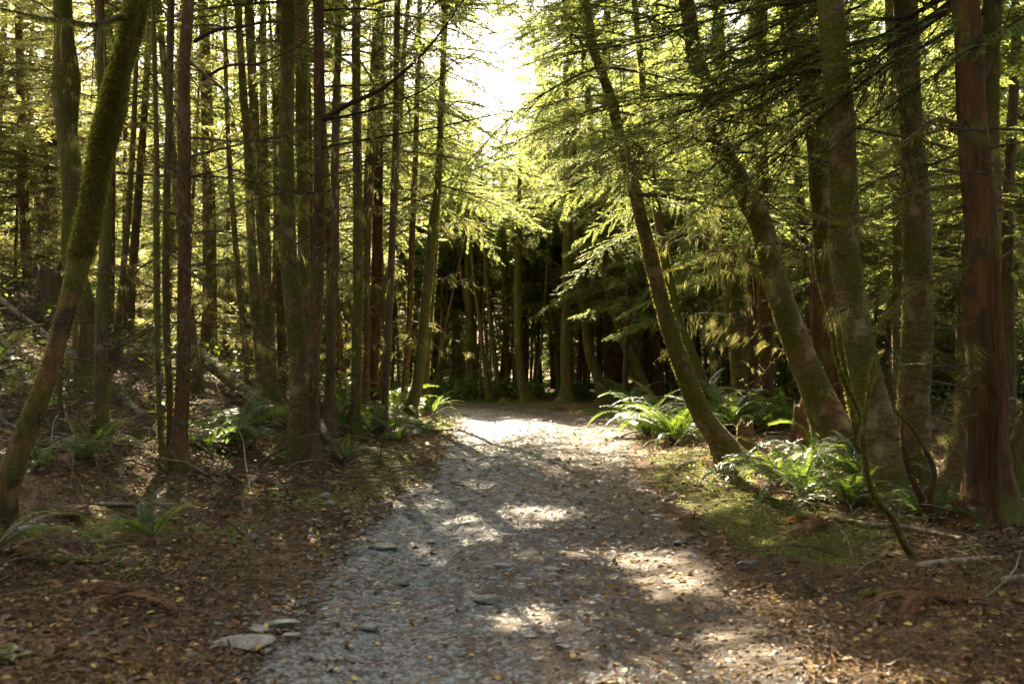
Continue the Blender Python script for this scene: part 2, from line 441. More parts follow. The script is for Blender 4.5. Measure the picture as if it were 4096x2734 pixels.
tag(link("path", me), "grey gravel and earth forest track bending away to the left", "path", kind="structure")

# ------------------------------------------------------------------ boughs, crowns, dead branches
def bough(rng, L, t0=0.1, droop=0.25, rise=0.1, leaf=(0.07, 0.02), secsp=0.07, leafsp=0.035, secf=0.36, flat=0.25, thin=1.0, line=None, wood_r=None):
    """a conifer bough along +x: leaf blades and wood, as arrays"""
    t = np.linspace(0, 1, 12)
    if line is None:
        M = np.stack([L * t, 0.10 * L * np.interp(t, np.linspace(0, 1, 5), np.r_[0, np.cumsum(rng.normal(0, 0.25, 4))]), L * (rise * t - droop * t * t)], -1)
    else:
        M = line; L = np.linalg.norm(np.diff(M, axis=0), axis=1).sum(); t = np.linspace(0, 1, len(M))
    T = nrm(np.gradient(M, axis=0))
    ts = np.arange(t0, 1.0, secsp / L); ts = np.clip(ts + rng.normal(0, 0.3 * secsp / L, len(ts)), t0, 0.995)
    ip = lambda A, q: np.stack([np.interp(q, t, A[:, k]) for k in range(3)], -1)
    P = ip(M, ts); Tt = nrm(ip(T, ts))
    up = np.array([0, 0, 1.0]); S = nrm(np.cross(Tt, up)); U = np.cross(S, Tt)
    side = np.where(np.arange(len(ts)) % 2 == 0, 1.0, -1.0)
    ang = 0.95 - 0.3 * ts + rng.normal(0, 0.16, len(ts))
    ln = (L * secf * (1.02 - ts) ** 0.7 * np.minimum(1, (ts - t0) * 4 + 0.45) * rng.uniform(0.45, 1.1, len(ts)) + 0.08)
    D = nrm(Tt * np.cos(ang)[:, None] + S * (np.sin(ang) * side)[:, None] + U * rng.normal(-0.05, flat, len(ts))[:, None])
    nmax = max(1, int(ln.max() / leafsp))
    k = (np.arange(nmax) + 0.6) * leafsp
    keep = (k[None] < ln[:, None]) & (rng.random((len(ts), nmax)) < thin)
    C = P[:, None] + D[:, None] * k[None, :, None]; C[..., 2] -= 0.22 * k[None] ** 2 / np.maximum(ln[:, None], 0.15) ** 0.5
    Sd = nrm(np.cross(D, up))
    LVs, LFs, n0 = [], [], 0
    for sg in (1, -1):
        a = rng.uniform(0.55, 1.05, keep.shape)
        DD = D[:, None] * np.cos(a)[..., None] + sg * Sd[:, None] * np.sin(a)[..., None]
        DD = DD + rng.normal(0, 0.22, DD.shape)
        c, d = C[keep], DD[keep]
        nn = np.stack([rng.normal(0, 0.75, len(c)), rng.normal(0, 0.75, len(c)), np.ones(len(c))], -1)
        V, Fq = leaves(c, d, nn, leaf[0] * rng.uniform(0.6, 1.3, len(c)), leaf[1] * rng.uniform(0.7, 1.3, len(c)))
        LVs.append(V); LFs.append(Fq + n0); n0 += len(V)
    r0 = wood_r or 0.006 * L + 0.004
    WV, WF = tube(M, np.linspace(r0, 0.003, len(M)), 5)
    E = P + D * ln[:, None]; E[:, 2] -= 0.22 * ln ** 1.5
    mid = P + D * ln[:, None] * 0.5; mid[:, 2] -= 0.06 * ln ** 1.5
    rs = np.maximum(0.0022, 0.008 * ln)
    tri = np.array([[0, 1], [-0.87, -0.5], [0.87, -0.5]])
    V2 = []
    for Q, f in ((P, 1.0), (mid, 0.7), (E, 0.25)):
        V2.append(Q[:, None] + (rs * f)[:, None, None] * (tri[None, :, :1] * Sd[:, None] + tri[None, :, 1:] * up[None, None]))
    V2 = np.stack(V2, 1).reshape(-1, 3)
    b = (np.arange(len(ts)) * 9)[:, None]
    q = []
    for r_ in (0, 3):
        for j in range(3): q.append(np.stack([b[:, 0] + r_ + j, b[:, 0] + r_ + (j + 1) % 3, b[:, 0] + r_ + 3 + (j + 1) % 3, b[:, 0] + r_ + 3 + j], -1))
    F2 = np.concatenate(q)
    W = np.concatenate([WV, V2]); WFF = np.concatenate([WF, F2 + len(WV)])
    return np.concatenate(LVs), np.concatenate(LFs), W, WFF

def rot_to(az, tilt=0.0):
    c, s = math.cos(az), math.sin(az)
    A = np.array([[c, -s, 0], [s, c, 0], [0, 0, 1]])
    ct, st = math.cos(tilt), math.sin(tilt)
    return A @ np.array([[ct, 0, -st], [0, 1, 0], [st, 0, ct]])

def lichen_strands(rng, P, n, length, width):
    """wisps of lichen hanging in bunches below the points P"""
    n = int(n * 2.2); nb = max(2, n // 9)
    i = rng.integers(0, len(P), nb)[(nb * rng.random(n) ** 1.6).astype(int)]
    C = P[i] + rng.normal(0, 0.016, (n, 3))
    D = np.stack([rng.normal(0, 0.18, n), rng.normal(0, 0.18, n), -np.ones(n)], -1)
    Nn = np.stack([rng.normal(0, 1, n), rng.normal(0, 1, n), np.zeros(n)], -1)
    return leaves(C, D, Nn, length * np.exp(rng.normal(-0.5, 0.5, n)), width * 0.38 * rng.uniform(0.6, 1.3, n), 0.04)

def dead_branch(rng, L, subs=9, droop=0.12, r0=None):
    """bare branch along +x with twigs; returns wood arrays and points for lichen"""
    t = np.linspace(0, 1, 10)
    w = np.interp(t, np.linspace(0, 1, 5), np.r_[0, np.cumsum(rng.normal(0, 0.08, 4))])
    z = np.interp(t, np.linspace(0, 1, 5), np.r_[0, np.cumsum(rng.normal(0, 0.04, 4))])
    M = np.stack([L * t, L * w, L * (z + 0.1 * t - droop * t * t)], -1)
    m = MB(); r0 = r0 or 0.0055 * L + 0.003
    m.add(*tube(M, np.linspace(r0, 0.0025, len(M)), 5))
    pts = [M]
    for q in range(subs):
        ts = rng.uniform(0.12, 0.97)
        p = np.array([np.interp(ts, t, M[:, k]) for k in range(3)])
        l = L * rng.uniform(0.12, 0.42) * (1.1 - ts * 0.7)
        a = rng.choice([-1, 1]) * rng.uniform(0.5, 1.1)
        d = np.array([math.cos(a), math.sin(a), rng.normal(-0.05, 0.3)])
        k = np.linspace(0, 1, 5)[:, None]
        S = p + d * l * k + np.array([0, 0, -0.18 * l]) * k ** 2 + np.c_[np.zeros(5), np.cumsum(rng.normal(0, 0.02 * l, (5, 2)), axis=0)]
        m.add(*tube(S, np.linspace(r0 * 0.45, 0.0018, 5), 4)); pts.append(S)
    return np.concatenate(m.v), np.concatenate(m.f), np.concatenate(pts)

class TreeKind:
    """one build of trunk mesh and crown mesh, shared by many trees; 18 m tall"""
    def __init__(self, seed, bark, leafm, zc, Rm, nb, leaf, secsp, leafsp, thin, dead, r0=0.13, droop=0.3, H=18.0, lich=0, dead_from=1.0, lean=0.35):
        rng = R(seed); self.H = H
        z = np.linspace(-0.3, H, 26)
        ph = rng.uniform(0, 6.28, 2)
        bx = lean * np.sin(z / H * 3 + ph[0]) - lean * math.sin(ph[0]); by = lean * np.sin(z / H * 2.6 + ph[1]) - lean * math.sin(ph[1])
        P = np.stack([bx, by, z], -1)
        rad = r0 * (1 - 0.9 * np.clip(z / H, 0, 1)) * (1 + 0.55 * np.exp(-np.maximum(z, 0) / 0.25))
        m = MB(); m.add(*tube(P, rad, 9, 0.12, rng)); self.trunk = m.mesh("trunk", [bark], smooth=(0,))
        c = MB()
        at_ = lambda zz: np.array([np.interp(zz, z, bx), np.interp(zz, z, by), zz])
        for i in range(nb):
            f = (i + rng.random()) / nb
            zz = zc + (H - zc) * (1 - (1 - f) ** 1.15) * 0.985
            L = max(0.35, Rm * (1 - 0.92 * ((zz - zc) / (H - zc))) * rng.uniform(0.55, 1.15))
            LV, LF, WV, WF = bough(rng, L, 0.12, droop * rng.uniform(0.5, 1.4), rng.uniform(-0.05, 0.25), leaf, secsp, leafsp, thin=thin)
            A = rot_to(i * 2.4 + rng.normal(0, 0.4)); o = at_(zz)
            c.add(LV @ A.T + o, LF, 0); c.add(WV @ A.T + o, WF, 1)
        for i in range(dead):
            zz = rng.uniform(dead_from, zc + (H - zc) * 0.35)
            WV, WF, pts = dead_branch(rng, rng.uniform(0.5, 1.7), 7, rng.uniform(0.0, 0.35))
            A = rot_to(rng.uniform(0, 6.28)); o = at_(zz)
            c.add(WV @ A.T + o, WF, 1)
            if lich:
                V, Fq = lichen_strands(rng, pts @ A.T + o, lich, 0.14, 0.009); c.add(V, Fq, 2)
        self.crown = c.mesh("crown", [leafm, B_TWIG, LICHEN])

def plant_tree(kind, x, y, label, group, name="tree", cat="tree", h=18.0, thick=1.0, rot=0.0, lean=(0, 0), z=None):
    zz = float(height(x, y)) if z is None else z
    t = empty(name, (x, y, zz), label, cat, group)
    s = h / kind.H
    t.rotation_euler = (lean[0], lean[1], rot)
    a = link("trunk", kind.trunk, t); a.scale = (s * thick, s * thick, s)
    b = link("crown", kind.crown, t); b.scale = (s, s, s)
    return t

KIND = {
    # open trees on the sunlit left bank: thin yellowish crowns, many dead twigs with lichen
    'L0': TreeKind(101, B_DARK, GY, 2.8, 2.3, 104, (0.10, 0.023), 0.055, 0.025, 0.75, 44, 0.13, lich=46),
    'L1': TreeKind(102, B_RED, GY, 3.4, 2.2, 96, (0.10, 0.023), 0.055, 0.025, 0.72, 44, 0.12, lich=46),
    'L2': TreeKind(103, B_MOSS, G, 4.4, 2.2, 76, (0.10, 0.023), 0.055, 0.025, 0.80, 34, 0.14, lich=30),
    'L3': TreeKind(104, B_ALDER, GY, 4.2, 2.2, 86, (0.10, 0.024), 0.055, 0.025, 0.72, 34, 0.13, lich=46),
    # dark wood beyond the bend: bare stems under a closed canopy
    'D0': TreeKind(111, B_DARK, G, 4.2, 2.6, 78, (0.15, 0.046), 0.065, 0.036, 0.95, 40, 0.13),
    'D1': TreeKind(112, B_RED, G, 5.0, 2.4, 74, (0.15, 0.046), 0.065, 0.036, 0.95, 44, 0.12),
    'D2': TreeKind(113, B_MOSS, G, 4.4, 2.5, 76, (0.15, 0.046), 0.065, 0.036, 0.95, 36, 0.14, lean=0.8),
    # hemlocks at the path's edge, green almost to the ground
    'E0': TreeKind(121, B_MOSS, G, 2.5, 3.1, 92, (0.062, 0.0165), 0.040, 0.018, 0.92, 16, 0.12, droop=0.42, lich=24, H=12.0),
    'E1': TreeKind(122, B_DARK, G, 3.0, 2.8, 86, (0.062, 0.0165), 0.040, 0.018, 0.92, 16, 0.11, droop=0.38, lich=24, H=12.0),
    # slim poles with small crowns
    'P0': TreeKind(161, B_ALDER, GY, 8.5, 1.0, 26, (0.10, 0.024), 0.06, 0.03, 0.8, 22, 0.075, H=14.0, lich=20, lean=0.5),
    'P1': TreeKind(162, B_RED, GY, 8.0, 1.0, 26, (0.10, 0.024), 0.06, 0.03, 0.8, 26, 0.07, H=14.0, lich=14, lean=0.3),
    # low young trees in the opening beyond the bend
    'Y0': TreeKind(117, B_DARK, G, 3.4, 1.9, 60, (0.12, 0.034), 0.05, 0.03, 0.9, 24, 0.09, H=9.0),
    'Y1': TreeKind(118, B_MOSS, G, 3.8, 1.7, 54, (0.12, 0.034), 0.05, 0.03, 0.9, 24, 0.08, H=9.0, lean=0.5),
    # young conifers, leafy to the ground
    'U0': TreeKind(141, B_DARK, G, 0.4, 1.7, 74, (0.11, 0.030), 0.05, 0.03, 0.9, 0, 0.06, H=6.0),
    'U1': TreeKind(142, B_DARK, GY, 0.7, 1.8, 60, (0.11, 0.028), 0.05, 0.028, 0.85, 10, 0.06, H=6.0, lich=30),
    # far trees, green to the ground
    'F0': TreeKind(125, B_DARK, G, 0.6, 3.2, 100, (0.30, 0.13), 0.12, 0.085, 0.95, 0, 0.14, droop=0.35),
    'F1': TreeKind(126, B_DARK, GY, 0.8, 2.9, 90, (0.28, 0.11), 0.12, 0.085, 0.9, 0, 0.14, droop=0.3),
    # crowns for the tall trees whose tops stand above the picture (origin at the crown's foot)
    'C0': TreeKind(131, B_DARK, G, 0.2, 2.5, 50, (0.14, 0.046), 0.05, 0.032, 0.95, 0, 0.1, H=13.0),
    'C2': TreeKind(133, B_DARK, G, 0.2, 2.2, 25, (0.13, 0.042), 0.05, 0.034, 0.9, 0, 0.1, H=12.0),
    'C1': TreeKind(132, B_DARK, G, 0.2, 2.1, 42, (0.13, 0.042), 0.05, 0.032, 0.85, 0, 0.1, H=12.0),
}
DEAD = []
for k in range(9):
    rng = R(200 + k); L = 1.2 + 0.1 * k
    WV, WF, pts = dead_branch(rng, L, 11, rng.uniform(0.05, 0.3))
    m = MB(); m.add(WV, WF, 0)
    V, Fq = lichen_strands(rng, pts, 60 if k % 3 else 160, 0.09 if k % 3 else 0.16, 0.011); m.add(V, Fq, 1)
    DEAD.append(m.mesh("branch", [B_TWIG, LICHEN]))
GREEN = []
for k in range(4):
    rng = R(230 + k); L = 1.9 + 0.25 * k
    LV, LF, WV, WF = bough(rng, L, 0.15, rng.uniform(0.15, 0.4), rng.uniform(0.0, 0.2), (0.046, 0.0105), 0.05, 0.017, thin=0.9)
    m = MB(); m.add(LV, LF, 0); m.add(WV, WF, 1)
    GREEN.append(m.mesh("bough", [G, B_TWIG]))
# ------------------------------------------------------------------ the trees one can point to
GL, GRR = "trees lining the left side of the path", "trees lining the right side of the path"
# name, label, bark, moss, [(u, v, width px) from the foot up], dead branches, crown, options
TREES = [
 # ---- left
 ("mossy_tree", "crooked leaning trunk at the left edge, green moss above and bare orange wood below", B_BARE, 0.0,
  [(-8, 518, 27), (12, 468, 25), (27, 425, 23), (45, 375, 21), (58, 325, 21), (68, 287, 22), (76, 250, 25), (86, 200, 24), (96, 150, 25), (103, 125, 28), (110, 100, 26), (115, 75, 22), (128, 37, 21), (137, 0, 24)], 0, None, dict(d=6.7, split=0.47, H=8.5)),
 ("mossy_tree", "stout dark mossy trunk with a burl, standing on the bank behind the crooked leaning trunk", B_MOSS, 0.8,
  [(90, 392, 34), (87, 370, 27), (85, 310, 22), (70, 250, 18), (69, 200, 18), (67, 160, 20), (63, 125, 20), (62, 84, 27), (63, 70, 25), (62, 32, 18), (61, -5, 18)], 4, 'C0', {}),
 ("mossy_tree", "slim straight trunk touching the right side of the stout burled one on the left bank", B_MOSS, 0.5,
  [(101, 434, 16), (101, 400, 13), (101, 362, 13), (100, 300, 12), (102, 250, 11), (102, 200, 10), (100, 100, 9), (100, 0, 9)], 7, 'C1', {}),
 ("young_tree", "thinnest mossy pole of the pair of poles beside the reddish trunk on the left", B_MOSS, 0.8,
  [(164, 470, 6), (161, 430, 5), (159, 350, 5), (157, 290, 5), (154, 200, 5), (152, 120, 4), (150, 60, 4), (149, 0, 3)], 5, None, dict(H=8)),
 ("young_tree", "slender dark pole between the thinnest pole and the reddish trunk on the left", B_DARK, 0.5,
  [(171, 462, 8), (171, 408, 7), (169, 337, 7), (168, 273, 7), (168, 250, 7), (167, 175, 7), (167, 112, 7), (167, 0, 7)], 8, 'C1', dict(H=12)),
 ("spruce_tree", "reddish-brown spruce trunk with stub branches, nearest upright conifer on the left bank", B_RED, 0.12,
  [(177, 468, 19), (179, 440, 15), (182, 385, 14), (183, 320, 13), (185, 250, 13), (187, 160, 13), (187, 80, 12), (190, 0, 11)], 15, 'C0', {}),
 ("alder_tree", "curving blotchy trunk with a reddish lower half, left of the thick pale-barked trunk", B_ALDER, 0.3,
  [(263, 408, 11), (262, 390, 9), (257, 310, 10), (252, 250, 9), (249, 200, 9), (245, 130, 8), (242, 100, 8), (239, 40, 7), (238, 0, 7)], 8, 'C1', {}),
 ("alder_tree", "greyish straight trunk just behind the curving blotchy one on the left", B_ALDER, 0.2,
  [(272, 398, 11), (268, 300, 10), (261, 207, 9), (255, 135, 9), (250, 60, 9), (247, 0, 9)], 6, 'C1', dict(d=16.5)),
 ("alder_tree", "thick pale-barked trunk blotched with moss, just left of the rust-brown spruce by the path", B_ALDER, 0.5,
  [(296, 462, 25), (297, 440, 22), (299, 385, 20), (296, 330, 19), (294, 305, 18), (290, 250, 16), (288, 160, 15), (288, 80, 14), (287, 0, 14)], 5, 'C2', {}),
 ("alder_tree", "grey lichen-blotched trunk half hidden behind the thick pale-barked one", B_ALDER, 0.1,
  [(309, 405, 13), (306, 330, 12), (303, 250, 12), (301, 160, 12), (302, 0, 12)], 5, 'C2', dict(d=15.5)),
 ("spruce_tree", "rust-brown straight spruce beside the path with long dark branches reaching over it", B_RED, 0.1,
  [(313, 467, 15), (313, 440, 12), (313, 385, 12), (314, 320, 12), (317, 250, 12), (319, 112, 11), (320, 0, 10)], 12, 'C2', {}),
 ("spruce_tree", "dark brown spruce trunk, first one to the right of the rust-brown straight spruce", B_DARK, 0.3,
  [(328, 438, 12), (329, 400, 10), (331, 340, 9), (332, 305, 9), (336, 250, 8), (336, 150, 8), (337, 60, 7), (337, 0, 7)], 12, 'C2', {}),
 ("mossy_tree", "straight olive-green mossy trunk rising from the ferns on the left of the path", B_MOSS, 0.9,
  [(354, 439, 15), (355, 410, 12), (356, 385, 11), (357, 305, 10), (357, 250, 10), (357, 160, 9), (357, 0, 8)], 7, 'C2', {}),
 ("spruce_tree", "brown trunk close behind the olive-green mossy one, touching it in the view", B_RED, 0.3,
  [(364, 408, 12), (365, 370, 10), (366, 330, 10), (366, 250, 10), (371, 120, 9), (377, 0, 8)], 10, None, dict(H=10, d=17.0)),
 ("cedar_tree", "reddish trunk between the olive-green mossy tree and the two crossing stems", B_CEDAR, 0.1,
  [(373, 400, 13), (373, 370, 12), (377, 250, 11), (379, 120, 10), (380, 0, 9)], 8, None, dict(H=10, d=18.5)),
 ("mossy_tree", "left one of two slim stems crossing each other above the path-side ferns", B_MOSS, 0.5,
  [(380, 420, 9), (382, 400, 8), (388, 320, 7), (391, 250, 6), (393, 225, 6), (400, 120, 5), (408, 0, 4)], 6, None, dict(H=9)),
 ("mossy_tree", "right one of two slim stems crossing each other above the path-side ferns", B_DARK, 0.5,
  [(384, 437, 8), (385, 400, 7), (388, 340, 7), (389, 300, 7), (392, 225, 7), (396, 120, 6), (398, 0, 6)], 8, None, dict(H=9)),
 ("spruce_tree", "slim brown trunk standing between the crossing stems and the bowed mossy trunk", B_RED, 0.3,
  [(404, 400, 8), (405, 385, 7), (409, 320, 6), (412, 225, 6), (417, 110, 5), (420, 0, 5)], 10, 'C2', dict(d=19.5)),
 ("mossy_tree", "bowed mossy trunk leaning over the left edge of the path, last before the bend", B_MOSS, 1.0,
  [(408, 424, 15), (411, 408, 12), (417, 385, 11), (423, 336, 10), (429, 273, 9), (433, 225, 9), (437, 191, 7), (440, 118, 5), (443, 30, 4)], 6, 'C2', dict(H=13)),
 ("spruce_tree", "dark trunk right behind the bowed mossy trunk at the bend", B_DARK, 0.4,
  [(424, 398, 9), (425, 380, 8), (429, 330, 7), (433, 273, 7), (436, 225, 6), (441, 120, 6), (446, 0, 5)], 9, 'C2', dict(d=20.5)),
 # ---- right
 ("alder_tree", "long mossy trunk leaning left over the path, rising from the sunlit ferns", B_ALDER, 0.8,
  [(732, 466, 34), (727, 452, 27), (718, 436, 22), (703, 416, 20), (683, 368, 18), (667, 321, 16), (654, 273, 15), (642, 225, 13), (631, 180, 12), (621, 143, 11), (610, 96, 10), (595, 52, 9), (589, 16, 8)], 3, 'C1', dict(H=14, d=12.4)),
 ("alder_tree", "slimmer leaning trunk close behind the long one that rises from the sunlit ferns", B_MOSS, 0.7,
  [(708, 398, 13), (697, 370, 12), (688, 345, 11), (678, 321, 11), (672, 289, 10), (664, 250, 9), (655, 190, 8), (646, 130, 7), (640, 60, 6)], 5, 'C2', dict(d=17.0, H=13)),
 ("alder_tree", "thick leaning alder with a sunlit left edge, bending up leftwards from its fern-ringed foot", B_ALDER, 0.7,
  [(842, 462, 57), (836, 440, 47), (828, 420, 38), (814, 385, 31), (800, 348, 27), (790, 321, 26), (775, 273, 24), (764, 225, 24), (755, 205, 24), (739, 175, 22), (725, 152, 21), (712, 120, 20), (702, 80, 19), (693, 48, 17), (688, 16, 15)], 4, 'C0', dict(d=12.0, H=14)),
 ("alder_tree", "yellow-lit curving stem growing from the same foot as the big dark alder", B_ALDER, 0.7,
  [(874, 470, 16), (858, 416, 14), (850, 370, 15), (840, 321, 16), (826, 273, 18), (823, 240, 19), (818, 175, 20), (813, 127, 20), (803, 80, 21), (791, 0, 21)], 4, 'C0', dict(d=11.6)),
 ("alder_tree", "big dark curving alder with a bright left edge, right of the thick leaning one", B_ALDER, 0.5,
  [(889, 502, 52), (886, 480, 42), (882, 440, 36), (874, 400, 34), (867, 368, 32), (858, 321, 31), (848, 273, 30), (845, 239, 27), (842, 175, 26), (839, 127, 25), (834, 80, 25), (827, 0, 25)], 5, 'C0', {}),
 ("cedar_tree", "dark red cedar trunk standing in the shade behind the thick leaning alder", B_CEDAR, 0.0,
  [(838, 418, 44), (834, 390, 36), (826, 340, 29), (822, 250, 24), (819, 120, 21), (818, 0, 19)], 6, 'C0', dict(d=15.5)),
 ("alder_tree", "upright stout pale trunk with orange light on its bark, left of the big cedar", B_ALDER, 0.5,
  [(909, 484, 42), (910, 460, 36), (912, 385, 30), (914, 330, 29), (914, 273, 29), (914, 160, 25), (911, 80, 22), (910, 0, 22)], 6, 'C0', {}),
 ("alder_tree", "thin trunk half hidden behind the left side of the upright stout pale one", B_ALDER, 0.3,
  [(899, 420, 11), (898, 340, 9), (897, 250, 9), (895, 150, 9), (893, 80, 9), (891, 0, 9)], 6, 'C1', dict(d=15.5)),
 ("cedar_tree", "big straight red-brown cedar trunk near the right edge, broadest upright trunk there", B_CEDAR, 0.05,
  [(989, 522, 58), (988, 500, 47), (985, 440, 44), (984, 385, 42), (979, 321, 38), (977, 239, 33), (972, 128, 30), (970, 0, 29)], 9, 'C0', {}),
 ("alder_tree", "green-footed trunk leaning right behind the big red cedar and showing pale bark above", B_ALDER, 0.6,
  [(955, 500, 36), (958, 470, 29), (964, 420, 25), (972, 345, 22), (985, 270, 19), (993, 200, 18), (994, 160, 17), (996, 80, 18), (999, 0, 17)], 4, 'C0', {}),
 ("mossy_tree", "dark green mossy trunk leaning off at the right edge of the view", B_MOSS, 1.0,
  [(1008, 498, 30), (1014, 460, 24), (1024, 430, 21), (1040, 380, 19), (1062, 300, 17), (1080, 200, 15)], 2, 'C1', dict(H=9)),
 ("spruce_tree", "narrow dark trunk right of the big red cedar", B_DARK, 0.2,
  [(1007, 440, 14), (1009, 380, 12), (1011, 250, 11), (1013, 100, 10), (1014, 0, 9)], 10, 'C1', dict(d=14.5)),
 ("alder_tree", "grey trunk with a white lit left edge, in the shade above the right-hand fern clump", B_ALDER, 0.5,
  [(741, 400, 17), (738, 370, 15), (734, 336, 15), (728, 270, 14), (725, 225, 13), (722, 120, 12), (718, 0, 11)], 5, 'C1', dict(d=18.0)),
 ("spruce_tree", "reddish trunk next right of the grey white-edged one above the fern clump", B_RED, 0.3,
  [(750, 402, 13), (751, 360, 11), (752, 300, 11), (752, 200, 10), (752, 60, 9), (752, 0, 9)], 9, 'C1', dict(d=19.0)),
 ("spruce_tree", "shaded brown trunk with one bright streak, right of the reddish trunk above the ferns", B_RED, 0.4,
  [(766, 404, 17), (765, 360, 15), (764, 300, 14), (763, 200, 13), (762, 0, 11)], 8, 'C1', dict(d=17.5)),
 ("cedar_tree", "red trunk at the dark wood's edge, just left of the long leaning mossy trunk", B_CEDAR, 0.1,
  [(658, 396, 10), (657, 360, 9), (656, 300, 8), (655, 200, 8), (654, 0, 7)], 8, 'C2', dict(d=26, H=11)),
 ("alder_tree", "blotched leaning trunk in the dark wood, next left of the red trunk", B_MOSS, 0.8,
  [(645, 396, 14), (641, 380, 12), (627, 345, 11), (616, 313, 10), (609, 285, 9), (602, 255, 8), (596, 200, 7), (590, 120, 6)], 4, 'C2', dict(d=24, H=14)),
 ("cedar_tree", "broad reddish trunk with a lit edge in the dark wood, left of the blotched leaner", B_CEDAR, 0.0,
  [(610, 397, 13), (609, 380, 12), (609, 330, 11), (608, 250, 10), (607, 100, 9), (607, 0, 8)], 8, 'C2', dict(d=26.5, H=11)),
 ("alder_tree", "curved mossy trunk leaning left at the edge of the dark wood", B_MOSS, 0.8,
  [(603, 394, 12), (597, 375, 10), (589, 352, 9), (584, 313, 8), (579, 260, 7), (575, 180, 6), (572, 90, 5)], 4, 'C2', dict(d=25, H=13)),
 ("mossy_tree", "thick mossy stem with a bright left edge in the middle of the dark wood", B_MOSS, 0.9,
  [(567, 399, 15), (567, 380, 13), (567, 330, 12), (568, 250, 11), (568, 100, 10), (568, 0, 9)], 5, 'C2', dict(d=25.5, H=12)),
 ("mossy_tree", "bent mossy stem left of the thick mossy stem in the dark wood", B_MOSS, 0.9,
  [(526, 396, 11), (522, 382, 9), (519, 355, 8), (518, 320, 8), (518, 250, 7), (519, 225, 6)], 4, 'C2', dict(d=26, H=7.5)),
 ("bare_tree", "orange peeling trunk leaning left in the dark wood beyond the bend", B_BARE, 0.0,
  [(482, 393, 5), (478, 375, 5), (475, 350, 5), (470, 320, 4), (464, 290, 4), (458, 250, 3)], 3, None, dict(d=28, H=6)),
 ("mossy_tree", "green-footed upright trunk beside the orange peeling one beyond the bend", B_MOSS, 1.0,
  [(470, 393, 12), (470, 375, 10), (470, 340, 9), (469, 250, 8), (469, 225, 7)], 4, 'C2', dict(d=28, H=7.5)),
 ("mossy_tree", "leaning slim mossy stem just right of the orange peeling trunk beyond the bend", B_MOSS, 0.8,
  [(489, 397, 5), (486, 370, 5), (482, 345, 4), (478, 310, 4), (473, 270, 3), (468, 200, 3)], 3, None, dict(d=26.5, H=7)),
 ("mossy_tree", "second leaning slim mossy stem, between the orange peeling trunk and the bent stem", B_MOSS, 0.8,
  [(500, 394, 6), (497, 375, 5), (493, 345, 5), (490, 315, 4), (486, 270, 4), (482, 200, 3)], 3, None, dict(d=27, H=7)),
 ("spruce_tree", "straight rusty trunk between the two slim leaning stems and the bent mossy stem", B_RED, 0.2,
  [(507, 394, 7), (507, 370, 6), (506, 330, 6), (504, 250, 6), (503, 230, 5)], 6, 'C2', dict(d=28, H=7)),
]

def trunk_tufts(rng, P, rad, n, lo, hi, ln=(0.012, 0.038), down=0.5):
    t = np.linspace(0, 1, len(P)); q = rng.uniform(lo, hi, n)
    # moss comes in patches
    keep = fbm(q * 14, np.zeros(n), int(rng.integers(999)), 3) + rng.normal(0, 0.12, n) > -0.10
    q = q[keep]; n = len(q)
    c = np.stack([np.interp(q, t, P[:, k]) for k in range(3)], -1); r = np.interp(q, t, rad)
    a = rng.uniform(0, 6.283, n); o = np.stack([np.cos(a), np.sin(a), np.zeros(n)], -1)
    c = c + o * (r * 0.97)[:, None]
    D = o * rng.uniform(0.4, 1.0, n)[:, None] + rng.normal(0, 0.45, (n, 3)) + np.array([0, 0, -down])
    return leaves(c, D, rng.normal(0, 1, (n, 3)), rng.uniform(*ln, n), rng.uniform(0.005, 0.011, n))

